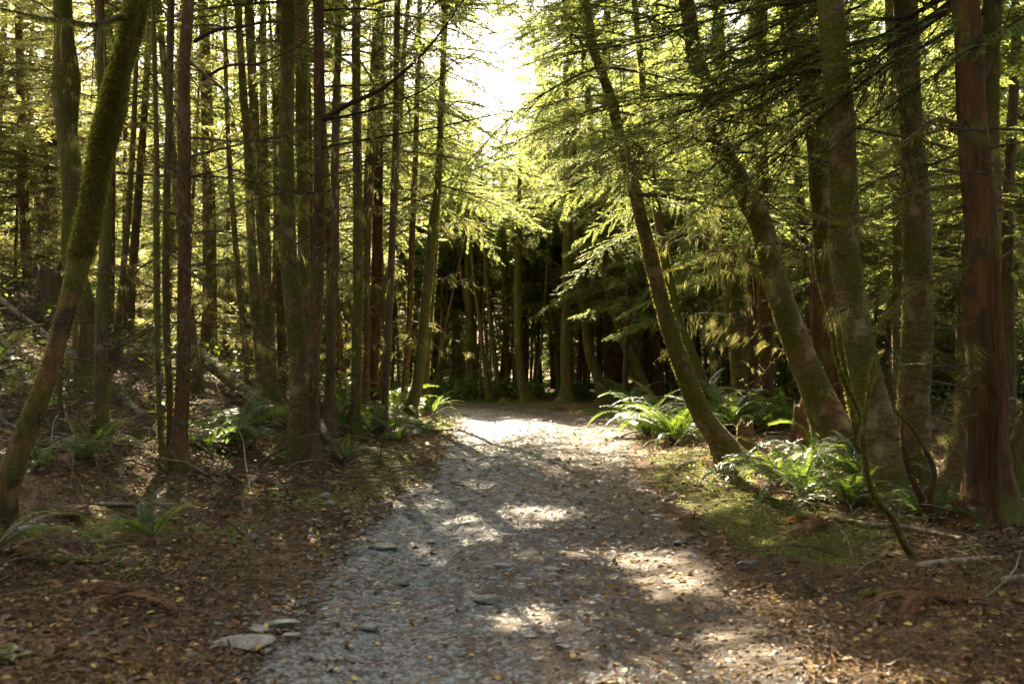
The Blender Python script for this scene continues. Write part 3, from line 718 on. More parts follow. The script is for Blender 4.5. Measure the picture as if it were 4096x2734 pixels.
TREE = {}
def build_tree(idx, name, label, bark, moss, pts, ndead, crown, op):
    rng = R(3000 + idx)
    u0, v0, _ = pts[0]
    d = op.get('d')
    if d is None: d = ground_at(u0, v0)[1]
    W = np.array([np.r_[pix(u, v, d), w * d / F / 2] for u, v, w in pts])
    zg = float(height(W[0, 0], d))
    base = np.array([W[0, 0], d, zg])
    # the foot goes down to the ground and a little below
    dirn = nrm(W[0, :3] - W[1, :3]); foot = W[0].copy()
    foot[:3] = W[0, :3] + dirn * max(0.25, (W[0, 2] - zg + 0.25) / max(0.3, -dirn[2])); foot[3] *= 1.12
    H = op.get('H', 17.0) + rng.uniform(-1, 1)
    T = nrm(W[-1, :3] - W[-3, :3]); top = []
    p, r = W[-1, :3].copy(), W[-1, 3]; n = 6; step = (H - p[2]) / n
    for k in range(n):
        T = nrm(T + np.array([0, 0, 0.22]) + np.array([rng.normal(0, 0.03), rng.normal(0, 0.05), 0]))
        p = p + T * step / max(T[2], 0.5); top.append(np.r_[p, W[-1, 3] * (1 - 0.93 * (k + 1) / n)])
    Q = np.concatenate([[foot], W, top])
    # a slight sway towards and away from the viewer
    S = spline(Q, step=0.16)
    if 'split' in op: S[:, 3] *= 0.88
    zz = S[:, 2] - zg
    S[:, 1] += 0.10 * np.sin(zz * 0.9 + rng.uniform(0, 6)) * np.clip(zz / 2, 0, 1)
    P, rad = S[:, :3], np.maximum(S[:, 3], 0.006)
    rad = rad * (0.88 if bark is B_CEDAR else 1.0) * (1 + 0.32 * np.exp(-np.maximum(zz, 0) / 0.16))
    root = empty(name, base, label, {"alder_tree": "tree", "mossy_tree": "tree", "young_tree": "sapling", "bare_tree": "dead tree"}.get(name, "conifer"), GL if idx < 20 else GRR)
    vis = CAM_H + (HOR + 25) / F * d        # height that is still in view here
    kv = int(np.searchsorted(P[:, 2], vis))
    sides = 20 if rad[3] > 0.08 else 12
    mb = MB(); 
    if 'split' in op:
        mb.add(*tube(P, rad, sides, 0.22, rng))
    else:
        mb.add(*tube(P, rad, sides * 2 if bark in (B_CEDAR, B_RED) else sides, 0.18 if bark in (B_MOSS, B_ALDER) else 0.09, rng, 0.20 if bark is B_CEDAR else 0.07 if bark in (B_RED, B_DARK) else 0.0))
    TV = mb.v[0].reshape(len(P), -1, 3); k_ = TV.shape[1]; th = np.arange(k_) * 2 * np.pi / k_
    lobe = (0.5 + 0.5 * np.cos(th * int(rng.integers(3, 6)) + rng.uniform(0, 6) + 1.5 * np.sin(th + rng.uniform(0, 6)))) ** 1.5
    hz = np.maximum(P[:, 2] - zg, 0)[:, None]
    fac = 1 + 0.75 * np.exp(-hz / 0.13) * lobe[None]
    mb.v[0] = (P[:, None] + (TV - P[:, None]) * np.stack([fac, fac, np.ones_like(fac)], -1)).reshape(-1, 3)
    trunk = link("trunk", mb.mesh("trunk", [bark], smooth=(0,), origin=base), root)
    f_hi = min(1.0, kv / len(P))
    mm = MB()
    if 'split' in op:
        # thick moss sleeve over the upper part
        a = int(np.argmax(P[:, 2] > CAM_H + (HOR - 262) / F * d)); f_lo = a / len(P)
        a = max(0, a - 5); sl = slice(a, len(P))
        V, Fq = tube(P[sl], rad[sl], 28, 0.24, rng)
        n_ = len(P) - a; V = V.reshape(n_, 28, 3); th = np.arange(28) * 2 * np.pi / 28; row = np.arange(n_)[:, None] * 0.16
        cover_ = sstep(-0.35, 0.35, row - 0.75 + 2.4 * fbm(np.cos(th)[None] * 1.5 + 4, np.sin(th)[None] * 1.5 + row * 1.2, 91, 4))
        fac = 0.82 + 0.20 * cover_ + 0.16 * fbm(np.cos(th)[None] * 2 + 8, np.sin(th)[None] * 2 + row * 1.4, 95, 3)
        V = P[sl][:, None] + (V - P[sl][:, None]) * fac[..., None]
        m2 = MB(); m2.add(V.reshape(-1, 3), Fq)
        nt = 26000
        m2.add(*trunk_tufts(rng, P, rad * 1.03, nt, f_lo, f_hi, (0.012, 0.042), 0.6), 1)
        m2.add(*trunk_tufts(rng, P, rad, 1800, 0.02, f_lo, (0.015, 0.04), 0.5), 1)
        link("moss", m2.mesh("moss", [B_MOSSY, MOSS], smooth=(0,), origin=base), trunk)
    elif moss > 0.05:
        area = float(np.sum(rad[:kv]) * 0.16)
        nt = int(min(26000, 24000 * moss * area + 500))
        if nt > 150:
            mm.add(*trunk_tufts(rng, P, rad, nt, 0.01, f_hi))
            link("moss", mm.mesh("moss", [MOSS], origin=base), trunk)
    # dead branches
    for k in range(ndead):
        q = rng.uniform(0.18, 1.0); i = int(np.clip(q * kv, 3, len(P) - 2))
        b = link("branch", DEAD[int(rng.integers(len(DEAD)))], root, P[i] - base)
        s = rng.uniform(0.6, 1.25) * (0.75 if rad[2] < 0.06 else 1.0)
        b.rotation_euler = (rng.normal(0, 0.5), rng.normal(-0.05, 0.25), rng.uniform(0, 6.283)); b.scale = (s, s, s)
    # crown
    if crown == 'D': crown = 'C0'
    if crown:
        kd = KIND[crown]; zc = max(vis + 0.2, 0.36 * H) if crown == 'C0' else max(vis - 0.6, 0.34 * H)
        zc = op.get('zc', min(zc, H * 0.62)); i = int(np.clip(np.searchsorted(P[:, 2], zc), 1, len(P) - 2))
        c = link("crown", kd.crown, root, P[i] - base)
        ax = Vector(P[-1] - P[i]); s = ax.length / kd.H * 1.02
        c.rotation_mode = 'QUATERNION'
        c.rotation_quaternion = ax.to_track_quat('Z', 'Y') @ Matrix.Rotation(rng.uniform(0, 6.28), 3, 'Z').to_quaternion()
        sw = min(1.25, max(0.8, s * 1.1)); c.scale = (sw, sw, s)
    TREE[idx] = (root, base, P, rad, d)

B_MOSSY = bark_mat("moss_sleeve", (0.030, 0.034, 0.008), (0.105, 0.110, 0.022), None, 0, 1.0)
for i, row in enumerate(TREES): build_tree(i, *row)

def limb(tree, pts, r0, name="branch", barkm=None, depth=None, foliage=None, lich=0, twigs=0, mossy=False, seed=0):
    """a branch of TREE[tree] drawn as spots (u, v, metres nearer than the trunk)"""
    root, base, P, rad, d = TREE[tree]
    rng = R(5000 + seed)
    M = spline([pix(u, v, d - dz) for u, v, dz in pts], step=0.10)
    n = len(M); r = np.linspace(r0, 0.003, n)
    mb = MB()
    mb.add(*tube(M, r, 7, 0.1, rng), 0)
    allp = [M]
    for k in range(twigs):
        i = int(rng.uniform(0.15, 0.97) * n); l = rng.uniform(0.15, 0.7)
        Tn = nrm(M[min(i + 1, n - 1)] - M[i - 1]); dd = nrm(Tn * 0.6 + rng.normal(0, 0.5, 3))
        kk = np.linspace(0, 1, 5)[:, None]
        S = M[i] + dd * l * kk + np.array([0, 0, -0.22 * l]) * kk ** 2 + np.cumsum(rng.normal(0, 0.02 * l, (5, 3)), 0)
        mb.add(*tube(S, np.linspace(min(r[i] * 0.6, 0.007), 0.0018, 5), 4), 0); allp.append(S)
    mats = [barkm or B_TWIG]
    if foliage:
        t0, ln, wd, secf, thin = foliage
        LV, LF, WV, WF = bough(rng, 1, t0, leaf=(ln, wd), secsp=0.075, leafsp=0.03, secf=secf, line=M, wood_r=0.002, thin=thin)
        mb.add(LV, LF, 1); mb.add(WV, WF, 0)
    mats.append(G)
    if mossy:
        mb.add(*trunk_tufts(rng, M, r, int(900 * n * 0.1), 0.0, 1.0, (0.015, 0.05), 0.9), 2)
    mats.append(MOSS)
    o = link(name, mb.mesh(name, mats, smooth=(0,), origin=base), root)
    if lich:
        A = np.concatenate(allp); m2 = MB(); m2.add(*lichen_strands(rng, A, lich, 0.15, 0.010))
        link("hanging_lichen", m2.mesh("hanging_lichen", [LICHEN], origin=base), o)
    return o

# long branches of the rust-brown spruce (10) over the path
FOL = (0.30, 0.055, 0.016, 0.16, 0.7)
limb(10, [(323, 119, 0), (346, 105, .3), (377, 91, .6), (393, 80, .8), (417, 59, 1.1), (438, 35, 1.3), (462, 1, 1.6), (478, -25, 1.8)], 0.034, barkm=B_BLACK, foliage=(0.5, 0.055, 0.016, 0.2, 0.75), twigs=8, seed=1)
limb(10, [(325, 120, 0), (362, 112, .3), (393, 102, .5), (425, 89, .8), (449, 69, 1.0), (475, 52, 1.2)], 0.018, barkm=B_BLACK, foliage=FOL, twigs=6, seed=2)
limb(10, [(322, 147, 0), (377, 137, .3), (425, 129, .6), (473, 119, .9), (525, 108, 1.3), (560, 103, 1.5)], 0.016, barkm=B_BLACK, foliage=(0.55, 0.05, 0.014, 0.10, 0.35), twigs=5, seed=3)
limb(10, [(320, 86, 0), (352, 85, .2), (380, 84, .3), (412, 78, .4), (440, 72, .5)], 0.014, barkm=B_TWIG, foliage=FOL, twigs=4, seed=4)
limb(10, [(316, 178, 0), (345, 172, .2), (380, 166, .4), (415, 150, .6)], 0.011, barkm=B_TWIG, twigs=6, lich=60, seed=5)
limb(10, [(321, 20, 0), (350, 30, .3), (385, 50, .6), (420, 75, .9), (452, 95, 1.1)], 0.014, barkm=B_TWIG, foliage=(0.25, 0.055, 0.016, 0.26, 0.8), twigs=3, seed=6)
limb(10, [(320, -10, 0), (345, 5, .5), (372, 30, .9), (395, 60, 1.2)], 0.014, barkm=B_TWIG, foliage=(0.2, 0.055, 0.016, 0.3, 0.8), twigs=3, seed=7)
limb(10, [(314, 268, 0), (340, 270, .2), (372, 276, .3), (405, 284, .4)], 0.010, barkm=B_TWIG, twigs=6, lich=60, seed=8)
limb(10, [(321, 10, 0), (360, 8, .5), (405, 14, 1.0), (445, 26, 1.4), (480, 42, 1.7), (505, 58, 1.9)], 0.016, barkm=B_BLACK, foliage=(0.4, 0.05, 0.012, 0.18, 0.8), twigs=5, seed=9)
limb(18, [(441, 110, 0), (462, 100, .2), (486, 108, .4), (508, 124, .6)], 0.012, barkm=B_TWIG, foliage=(0.15, 0.06, 0.014, 0.34, 0.9), seed=10)
limb(18, [(442, 70, 0), (460, 58, .3), (484, 62, .6), (512, 76, .9)], 0.012, barkm=B_TWIG, foliage=(0.15, 0.06, 0.014, 0.34, 0.9), seed=17)
limb(18, [(443, 30, 0), (462, 12, .3), (482, 8, .6), (505, 16, .9)], 0.012, barkm=B_TWIG, foliage=(0.15, 0.06, 0.014, 0.34, 0.9), seed=18)
# reddish spruce on the bank (5)
limb(5, [(194, 41, 0), (215, 30, .2), (239, 26, .4), (275, 21, .7), (310, 27, 1.0), (345, 40, 1.3)], 0.020, barkm=B_BLACK, twigs=7, seed=11)
limb(5, [(202, 79, 0), (228, 65, .2), (255, 64, .4), (274, 57, .6), (300, 45, .8), (330, 20, 1.0)], 0.017, barkm=B_BLACK, twigs=7, seed=12)
limb(5, [(192, 176, 0), (225, 168, .2), (255, 150, .4), (285, 140, .6)], 0.010, barkm=B_TWIG, twigs=6, lich=50, seed=13)
limb(5, [(186, 176, 0), (160, 165, .3), (130, 158, .5), (108, 160, .7)], 0.010, barkm=B_TWIG, twigs=6, lich=50, seed=14)
limb(5, [(184, 215, 0), (150, 208, .2), (120, 200, .4)], 0.009, barkm=B_TWIG, twigs=5, lich=50, seed=15)
# crooked mossy trunk (0)
limb(0, [(125, 14, 0), (104, 22, .2), (88, 24, .4), (72, 21, .6), (48, 18, .8), (32, 15, 1.0), (0, 8, 1.2), (-30, 2, 1.4)], 0.020, barkm=B_BLACK, mossy=True, twigs=6, lich=70, seed=16)
# big alder (24): thin arched twigs; big cedar (28): sunlit mossy branches
limb(28, [(962, 186, 0), (930, 188, .3), (905, 196, .5), (877, 212, .8), (850, 220, 1.0), (828, 219, 1.2), (806, 209, 1.3), (790, 198, 1.4)], 0.022, mossy=True, twigs=6, lich=60, seed=21)
limb(28, [(962, 126, 0), (938, 118, .4), (912, 136, .7), (888, 150, 1.0), (860, 166, 1.2)], 0.016, mossy=True, twigs=9, lich=90, seed=22)
limb(28, [(968, 205, 0), (935, 213, .3), (905, 218, .5), (870, 220, .8)], 0.012, twigs=7, seed=23)
limb(28, [(980, 262, 0), (950, 275, .3), (922, 285, .5), (898, 300, .8), (870, 338, 1.0)], 0.014, mossy=True, twigs=6, seed=24)
limb(28, [(985, 318, 0), (962, 325, .4), (930, 328, .7), (905, 318, 1.0)], 0.010, twigs=6, seed=25)
limb(28, [(983, 390, 0), (955, 385, .4), (925, 378, .7), (900, 366, 1.0)], 0.012, twigs=5, seed=26)
limb(28, [(985, 414, 0), (966, 416, .3), (945, 425, .6), (918, 434, .8)], 0.011, twigs=4, seed=27)
limb(28, [(990, 130, 0), (960, 128, .8), (936, 124, 1.4), (915, 116, 1.8)], 0.014, barkm=B_BLACK, twigs=7, seed=28)
limb(28, [(990, 172, 0), (970, 172, .6), (945, 170, 1.0), (915, 172, 1.4)], 0.010, barkm=B_BLACK, twigs=6, seed=29)
limb(24, [(842, 226, 0), (818, 226, .4), (795, 220, .7), (775, 208, .9), (765, 200, 1.0)], 0.012, barkm=B_BLACK, twigs=6, seed=31)
limb(24, [(850, 260, 0), (822, 246, .3), (800, 250, .5), (775, 241, .8)], 0.010, barkm=B_BLACK, twigs=6, lich=40, seed=32)
# moss-hung branches in the middle of the right-hand side
limb(22, [(776, 283, 0), (752, 270, -.4), (735, 272, -.7), (722, 270, -.9)], 0.018, mossy=True, twigs=5, lich=99, seed=33)
limb(22, [(770, 250, 0), (745, 246, -.4), (720, 247, -.8), (690, 262, -1.2), (660, 272, -1.5)], 0.012, mossy=True, twigs=9, lich=72, seed=34)
limb(22, [(778, 300, 0), (755, 302, -.3), (730, 314, -.6), (700, 312, -.9)], 0.010, twigs=8, lich=72, seed=35)
limb(32, [(727, 300, 0), (712, 306, .2), (700, 318, .4), (695, 330, .5)], 0.012, mossy=True, twigs=5, lich=90, seed=36)
limb(20, [(650, 258, 0), (678, 240, .2), (705, 236, .4), (735, 232, .6)], 0.010, twigs=9, lich=60, seed=37)
limb(26, [(905, 165, 0), (880, 178, .3), (862, 190, .6), (848, 205, .8)], 0.010, mossy=True, twigs=8, lich=80, seed=38)
limb(26, [(903, 60, 0), (880, 75, .4), (862, 96, .8), (850, 130, 1.0)], 0.012, twigs=9, lich=90, seed=39)

# boughs with foliage on the leaning trunks of the right side
def tree_bough(tree, z, az, L, droop, k, seed, fine=True):
    root, base, P, rad, d = TREE[tree]; rng = R(7000 + seed)
    i = int(np.clip(np.searchsorted(P[:, 2], z), 2, len(P) - 2))
    o = link("bough", GREEN[k % 4], root, P[i] - base)
    s = L / (1.9 + 0.25 * (k % 4))
    o.scale = (s, s, s); o.rotation_euler = (rng.normal(0, 0.25), droop + rng.normal(0, 0.1), az)
sd = 0
for tree, zlo, zhi, n in ((20, 3.2, 9, 24), (21, 3.0, 9, 22), (22, 3.6, 9, 22), (23, 4.2, 8, 12), (18, 4.0, 11, 34), (19, 4.0, 11, 34), (13, 4.5, 8, 8), (14, 4.5, 8, 8), (36, 4.5, 10, 14), (38, 4, 10, 14), (42, 3.2, 6.8, 10), (43, 3.2, 6.8, 10), (39, 4.0, 8, 10), (17, 3.8, 9, 20), (15, 4.2, 8, 12), (16, 4.2, 8, 8), (12, 4.2, 7.5, 8), (8, 5, 9, 8)):
    rng = R(880 + tree)
    for k in range(n):
        sd += 1
        tree_bough(tree, rng.uniform(zlo, zhi), rng.uniform(0, 6.283), rng.uniform(1.4, 3.0), rng.uniform(0.0, 0.35), k, sd)

for tree, n in ((20, 16), (21, 12), (22, 12), (36, 8), (38, 8)):
    rng = R(990 + tree)
    for k in range(n):
        sd += 1
        tree_bough(tree, rng.uniform(3.6, 7.2) + 0.06 * (TREE[tree][4] - 12), rng.uniform(-2.9, -0.5), rng.uniform(1.4, 2.6), rng.uniform(0.1, 0.4), k, sd)

# the hemlock outside the right edge, whose long boughs hang over the path
hb = np.array([5.9, 8.2, float(height(5.9, 8.2))])
hem = empty("hemlock_tree", hb, "hemlock with long dark bare-based boughs sweeping left across the upper right of the view", "conifer", GRR)
mb = MB(); zz = np.linspace(-0.3, 17, 50)
HP = np.stack([hb[0] + 0.12 * np.sin(zz * 0.4), hb[1] + 0.1 * np.sin(zz * 0.5 + 1), hb[2] + zz], -1)
mb.add(*tube(HP, 0.2 * (1 - 0.9 * np.clip(zz / 17, 0, 1)) + 0.06 * np.exp(-np.maximum(zz, 0) / 0.3), 18, 0.1, R(1)))
link("trunk", mb.mesh("trunk", [B_DARK], smooth=(0,), origin=hb), hem)
c = link("crown", KIND['C0'].crown, hem, (0, 0, 7.0)); c.scale = (1.1, 1.1, 0.75)
HB = [  # start height, then spots (u, v, distance) in the view
 (6.0, [(948, 3, 8.6), (917, 24, 8.8), (877, 37, 9.0), (830, 48, 9.2), (790, 62, 9.4), (750, 86, 9.7), (691, 110, 10.1), (643, 124, 10.5), (585, 148, 11.0)], 0.030),
 (5.6, [(960, 5, 8.3), (893, 43, 8.5), (874, 62, 8.6), (846, 83, 8.8), (798, 110, 9.1), (750, 137, 9.4), (723, 159, 9.7), (675, 188, 10.1)], 0.024),
 (6.2, [(900, -40, 8.8), (850, -10, 9.0), (798, 14, 9.3), (750, 37, 9.6), (707, 64, 9.9), (660, 84, 10.3), (610, 96, 10.7)], 0.024),
 (6.6, [(880, -30, 9.0), (814, 0, 9.3), (774, 5, 9.5), (740, 12, 9.7), (699, 22, 10.0), (643, 41, 10.5), (580, 52, 11.1), (545, 62, 11.5)], 0.024),
 (5.9, [(930, 20, 8.5), (860, 62, 9.0), (775, 77, 9.6), (739, 91, 9.9), (700, 94, 10.2), (640, 98, 10.8), (585, 112, 11.3), (535, 130, 11.8)], 0.022),
 (5.4, [(950, 30, 8.0), (880, 70, 8.4), (820, 118, 8.8), (775, 160, 9.2), (730, 190, 9.6), (690, 214, 10.0)], 0.018),
 (6.4, [(860, -45, 9.3), (800, -20, 9.7), (740, 0, 10.1), (680, 10, 10.6), (620, 22, 11.1), (560, 30, 11.6)], 0.022),
 (6.1, [(920, 10, 9.2), (850, 50, 9.7), (780, 96, 10.2), (720, 120, 10.7), (650, 150, 11.3), (600, 178, 11.8), (560, 205, 12.2)], 0.020),
 (5.2, [(980, 45, 7.8), (920, 85, 8.1), (870, 120, 8.4), (830, 150, 8.7), (800, 180, 9.0)], 0.014),
 (6.5, [(840, -60, 9.0), (770, -40, 9.6), (700, -25, 10.2), (640, -5, 10.8), (580, 18, 11.4), (530, 45, 12.0)], 0.022),
 (6.9, [(800, -70, 9.6), (720, -50, 10.2), (640, -30, 11.0), (580, -8, 11.6), (540, 15, 12.2)], 0.022),
 (6.8, [(860, -60, 9.4), (780, -52, 10.2), (700, -38, 11.0), (620, -8, 11.9), (560, 18, 12.6), (498, 48, 13.4)], 0.022),
 (7.2, [(840, -80, 9.6), (740, -75, 10.6), (640, -55, 11.6), (570, -28, 12.4), (515, 2, 13.2), (478, 26, 13.8)], 0.022),
 (6.0, [(940, 0, 9.6), (870, 20, 10.0), (800, 45, 10.5), (730, 70, 11.0), (670, 110, 11.6), (620, 150, 12.2), (590, 190, 12.6)], 0.020),
 (6.3, [(900, -20, 10.0), (820, 25, 10.6), (750, 60, 11.2), (690, 105, 11.8), (640, 165, 12.4), (610, 215, 12.8)], 0.018),
]
for k, (z0, pts, r0) in enumerate(HB):
    rng = R(640 + k)
    st = np.array([hb[0], hb[1], hb[2] + z0])
    M = spline(np.array([st] + [pix(*p) for p in pts]), step=0.12)
    mb = MB(); mb.add(*tube(M, np.linspace(r0 * 1.2, 0.003, len(M)), 7), 1)
    LV, LF, WV, WF = bough(rng, 1, 0.46 if k < 9 else 0.40, leaf=(0.046, 0.0105), secsp=0.042, leafsp=0.0155, secf=0.21, line=M, wood_r=0.002, thin=0.92)
    mb.add(LV, LF, 0); mb.add(WV, WF, 1)
    # bare twigs nearer the trunk
    for q in range(22):
        f = rng.uniform(0.2, 0.8); i = int(f * len(M)); Tn = nrm(M[i + 1] - M[i - 1]); l = rng.uniform(0.4, 1.5)
        dd = nrm(Tn + np.r_[rng.normal(0, 0.35, 2), rng.normal(-0.1, 0.25)]); kk = np.linspace(0, 1, 6)[:, None]
        S = M[i] + dd * l * kk + np.array([0, 0, -0.15 * l]) * kk ** 2 + np.cumsum(rng.normal(0, 0.012 * l, (6, 3)), 0)
        mb.add(*tube(S, np.linspace(0.006, 0.002, 6), 4), 1)
    link("bough", mb.mesh("bough", [G, B_BLACK], origin=hb), hem)
# ------------------------------------------------------------------ the wood behind
rng = R(77)
placed = [(TREE[i][1][0], TREE[i][1][1]) for i in TREE] + [(5.9, 8.2)]
def free(x, y, r):
    return all((x - a) ** 2 + (y - b) ** 2 > r * r for a, b in placed)
def scatter(n, xr, yr, kinds, label, group, hr, rmin, clear, name, cat, cond=None, thick=(0.8, 1.4), rear=False):
    k = 0; tries = 0
    while k < n and tries < 20000:
        tries += 1
        x, y = rng.uniform(*xr), rng.uniform(*yr)
        if not rear and abs(x) > 0.62 * y + 3: continue
        s, run = path_dist(np.array([x]), np.array([y])); s = float(s[0])
        if abs(s) < clear or (cond and not cond(x, y, s)) or not free(x, y, rmin): continue
        placed.append((x, y)); k += 1
        kd, hh = kinds[int(rng.integers(len(kinds)))], rng.uniform(*hr)
        if x > 9 and 12 < y < 45: hh *= 1.3
        if -0.28 < x / y < 0.03 and y > 27.5:      # the opening in the canopy, towards the sun
            top = 7.2 + 0.16 * (y - 28) if -0.042 < x / y < 0.008 else 9.8 + 0.26 * (y - 28) if x / y > -0.08 else max(7.0, 0.95 * (y - 19.5))
            if hh > top:
                hh = top * rng.uniform(0.85, 1.0)
                if hh < 10 and kd[0] in 'DL': kd = ('Y0', 'Y1')[k % 2]
        plant_tree(KIND[kd], x, y, label, group, name, cat, hh, rng.uniform(*thick), rng.uniform(0, 6.28), (rng.normal(0, 0.025), rng.normal(0, 0.03)))

# hemlocks along the right edge and at the outside of the bend
for x, y, k, h, lab in ((4.3, 21.0, 'E0', 9.0, "bright green hemlock hanging low over the right side of the path before the bend"),
                        (5.4, 17.8, 'E1', 11.0, "hemlock with drooping sprays behind the long leaning trunk on the right"),
                        (3.3, 26.3, 'E0', 12.0, "sunlit hemlock drooping over the outer side of the bend"),
                        (4.6, 25.0, 'E1', 10.0, "hemlock between the bend and the dark wood with golden lit sprays"),
                        (-1.6, 29.3, 'E1', 7.5, "green hemlock with low boughs at the far end of the bend"),
                        (-3.8, 31.2, 'E0', 8.5, "hemlock with pale green boughs at the left end of the dark wood"),
                        (2.7, 24.0, 'E1', 8.5, "small bright hemlock leaning its sprays over the far right verge"),
                        (7.0, 15.5, 'E0', 11.0, "hemlock filling the gap between the thick leaning alder and the big dark alder"),
                        (6.4, 19.5, 'E1', 10.0, "hemlock rising behind the two leaning alders on the right"),
                        (0.4, 28.7, 'E1', 7.0, "low hemlock whose lit sprays hang before the dark wood's middle"),
                        (1.3, 27.6, 'E0', 8.5, "hemlock with feathery golden sprays over the bend's outer edge"),
                        (1.5, 29.8, 'E0', 11.0, "tall hemlock standing in the middle behind the bend")):
    placed.append((x, y)); plant_tree(KIND[k], x, y, lab, "hemlocks at the path's edge", "hemlock_tree", "conifer", h, 1.0, rng.uniform(0, 6.28))
inside = lambda x, y, s: s < 0
outside = lambda x, y, s: s > 0
scatter(48, (-5, 10), (27.8, 32), ['D0', 'D1', 'D2', 'D2'], "thin stem in the front row of the dark wood beyond the bend", "front row of the dark wood beyond the bend", (11, 13.5), 0.5, 2.1, "conifer_tree", "tree", outside, (0.4, 0.75))
scatter(70, (-4.5, 14), (29.5, 48), ['D0', 'D1', 'D2'], "slim dark stem crowded among others in the shaded wood beyond the bend", "stems of the dark wood beyond the bend", (11.5, 15), 0.75, 2.6, "conifer_tree", "tree", outside, (0.55, 1.1))
scatter(52, (6, 34), (15.5, 50), ['D0', 'D1', 'D2'], "shaded trunk among many alike, deep in the wood on the right", "trunks deep in the right-hand wood", (12.5, 17), 1.3, 3.0, "conifer_tree", "tree", lambda x, y, s: s > 3 and y > 14 and x > 5.5, (0.9, 1.6))
scatter(105, (-34, -2.2), (15, 52), ['L0', 'L1', 'L2', 'L3'], "thin backlit trunk among many alike on the wooded left bank", "thin trunks on the left bank", (14, 20), 1.05, 2.3, "slender_tree", "tree", lambda x, y, s: (s < 0 and y < 27 + 0.0 * x) or y > 33, (0.7, 1.3))
scatter(46, (-9, 18), (32.5, 47), ['U0'], "young dark conifer, bushy to the ground, behind the stems beyond the bend", "young conifers behind the dark wood", (4.5, 7), 1.2, 4.0, "young_conifer", "conifer", outside)
scatter(16, (9, 26), (20, 40), ['U0'], "young conifer, bushy to the ground, deep in the right-hand wood", "young conifers in the right-hand wood", (4, 7), 1.2, 4.0, "young_conifer", "conifer", outside)
scatter(46, (-26, -3.5), (17, 44), ['U1', 'U1', 'U0'], "young yellow-green conifer, bushy to the ground, among the thin trunks on the left bank", "young conifers on the left bank", (3.5, 7), 1.0, 2.4, "young_conifer", "conifer", lambda x, y, s: s < 0 or y > 33)
scatter(70, (-46, 46), (44, 78), ['F0', 'F0', 'F1'], "distant tree closing the view at the back of the wood", "distant trees at the back of the wood", (16, 23), 2.2, 3.0, "fir_tree", "tree", None, (1.0, 1.6))

# the wood goes on behind and beside the place the picture is taken from
scatter(70, (-20, 20), (-24, 9), ['D0', 'E0', 'D2', 'E1', 'D1'], "tree of the same wood standing behind the viewpoint", "trees behind the viewpoint", (13, 18), 1.7, 2.9, "hemlock_tree", "tree", lambda x, y, s: abs(x) > 0.62 * y + 3.2 and abs(x) > 2.6, rear=True)
scatter(34, (-3.5, 9), (26.6, 29.5), ['P0', 'P1'], "slim bare pole at the very edge of the dark wood beyond the bend", "slim poles at the dark wood's edge", (8, 10), 0.45, 1.9, "pole_tree", "tree", lambda x, y, s: s > 0 and (x > -1 or y > 28), (0.6, 1.0))
scatter(44, (-22, -2.6), (13, 36), ['P0', 'P1'], "slim bare pole between the thicker trunks on the left bank", "slim poles on the left bank", (11, 14), 0.7, 2.3, "pole_tree", "tree", lambda x, y, s: s < 0 or y > 33, (0.7, 1.2))

# ------------------------------------------------------------------ ferns
def frond_mesh(seed, L, arch, dead=False):
    rng = R(seed); t = np.linspace(0, 1, 18)
    a0 = 1.15; ang = a0 - arch * t ** 1.2
    seg = L / 17
    M = np.stack([np.r_[0, np.cumsum(np.cos(ang[:-1]) * seg)], 0.05 * L * np.sin(t * 2 + rng.uniform(0, 6)) * t, np.r_[0, np.cumsum(np.sin(ang[:-1]) * seg)]], -1)
    m = MB(); m.add(*tube(M, np.linspace(0.0045, 0.0012, 18), 4), 1)
    q = np.linspace(0.12, 0.995, 44); P = np.stack([np.interp(q, t, M[:, k]) for k in range(3)], -1)
    T = nrm(np.stack([np.interp(q, t, np.gradient(M[:, k])) for k in range(3)], -1))
    S = nrm(np.cross(T, np.array([0, 0, 1.0]))); U = np.cross(S, T)
    ln = L * 0.125 * np.minimum(1, (q - 0.05) * 5) * (1.02 - q) ** 0.55 * 1.15 + 0.008
    for sg in (1, -1):
        D = T * 0.25 + sg * S + U * (-0.12 + rng.normal(0, 0.10, (len(q), 1)))
        Nn = U + 0.35 * T * sg + rng.normal(0, 0.12, (len(q), 3))
        m.add(*leaves(P, D, Nn, ln * rng.uniform(0.85, 1.1, len(q)), 0.0145 * (L / 0.8) ** 0.5 * np.ones(len(q)), -0.04), 0)
    return m.mesh("frond", [DEADFERN if dead else FERN, B_TWIG])
FRONDS = [frond_mesh(900 + k, l, a) for k, (l, a) in enumerate(((0.78, 1.5), (0.85, 1.8), (0.92, 2.1), (0.7, 1.2), (0.85, 2.4)))]
RUST = [frond_mesh(950 + k, l, a, True) for k, (l, a) in enumerate(((0.7, 2.6), (0.6, 2.3)))]
GF = "sword ferns beside the path"
def fern(u, v, size, n, label, rust=0, seed=0, d=None):
    rng = R(1200 + seed)
    p = ground_at(u, v) if d is None else np.array([(u - 512) / F * d, d, float(height((u - 512) / F * d, d))])
    f = empty("fern", p, label, "fern", GF)
    n = int(n * 1.35); size = size * (1.25 if u > 600 else 1.1)
    for k in range(n):
        fr = link("frond", FRONDS[int(rng.integers(len(FRONDS)))], f)
        s = size * rng.uniform(0.6, 1.2); fr.scale = (s, s * rng.uniform(0.9, 1.2), s)
        fr.rotation_euler = (rng.normal(0, 0.25), rng.uniform(-0.35, 0.45), k * 2.4 + rng.normal(0, 0.3))
    for k in range(rust + 3):
        fr = link("dead_frond", RUST[k % 2], f); s = size * rng.uniform(0.7, 1.0); fr.scale = (s, s, s)
        fr.rotation_euler = (rng.normal(0, 0.4), rng.uniform(0.5, 0.9), rng.uniform(0, 6.28))
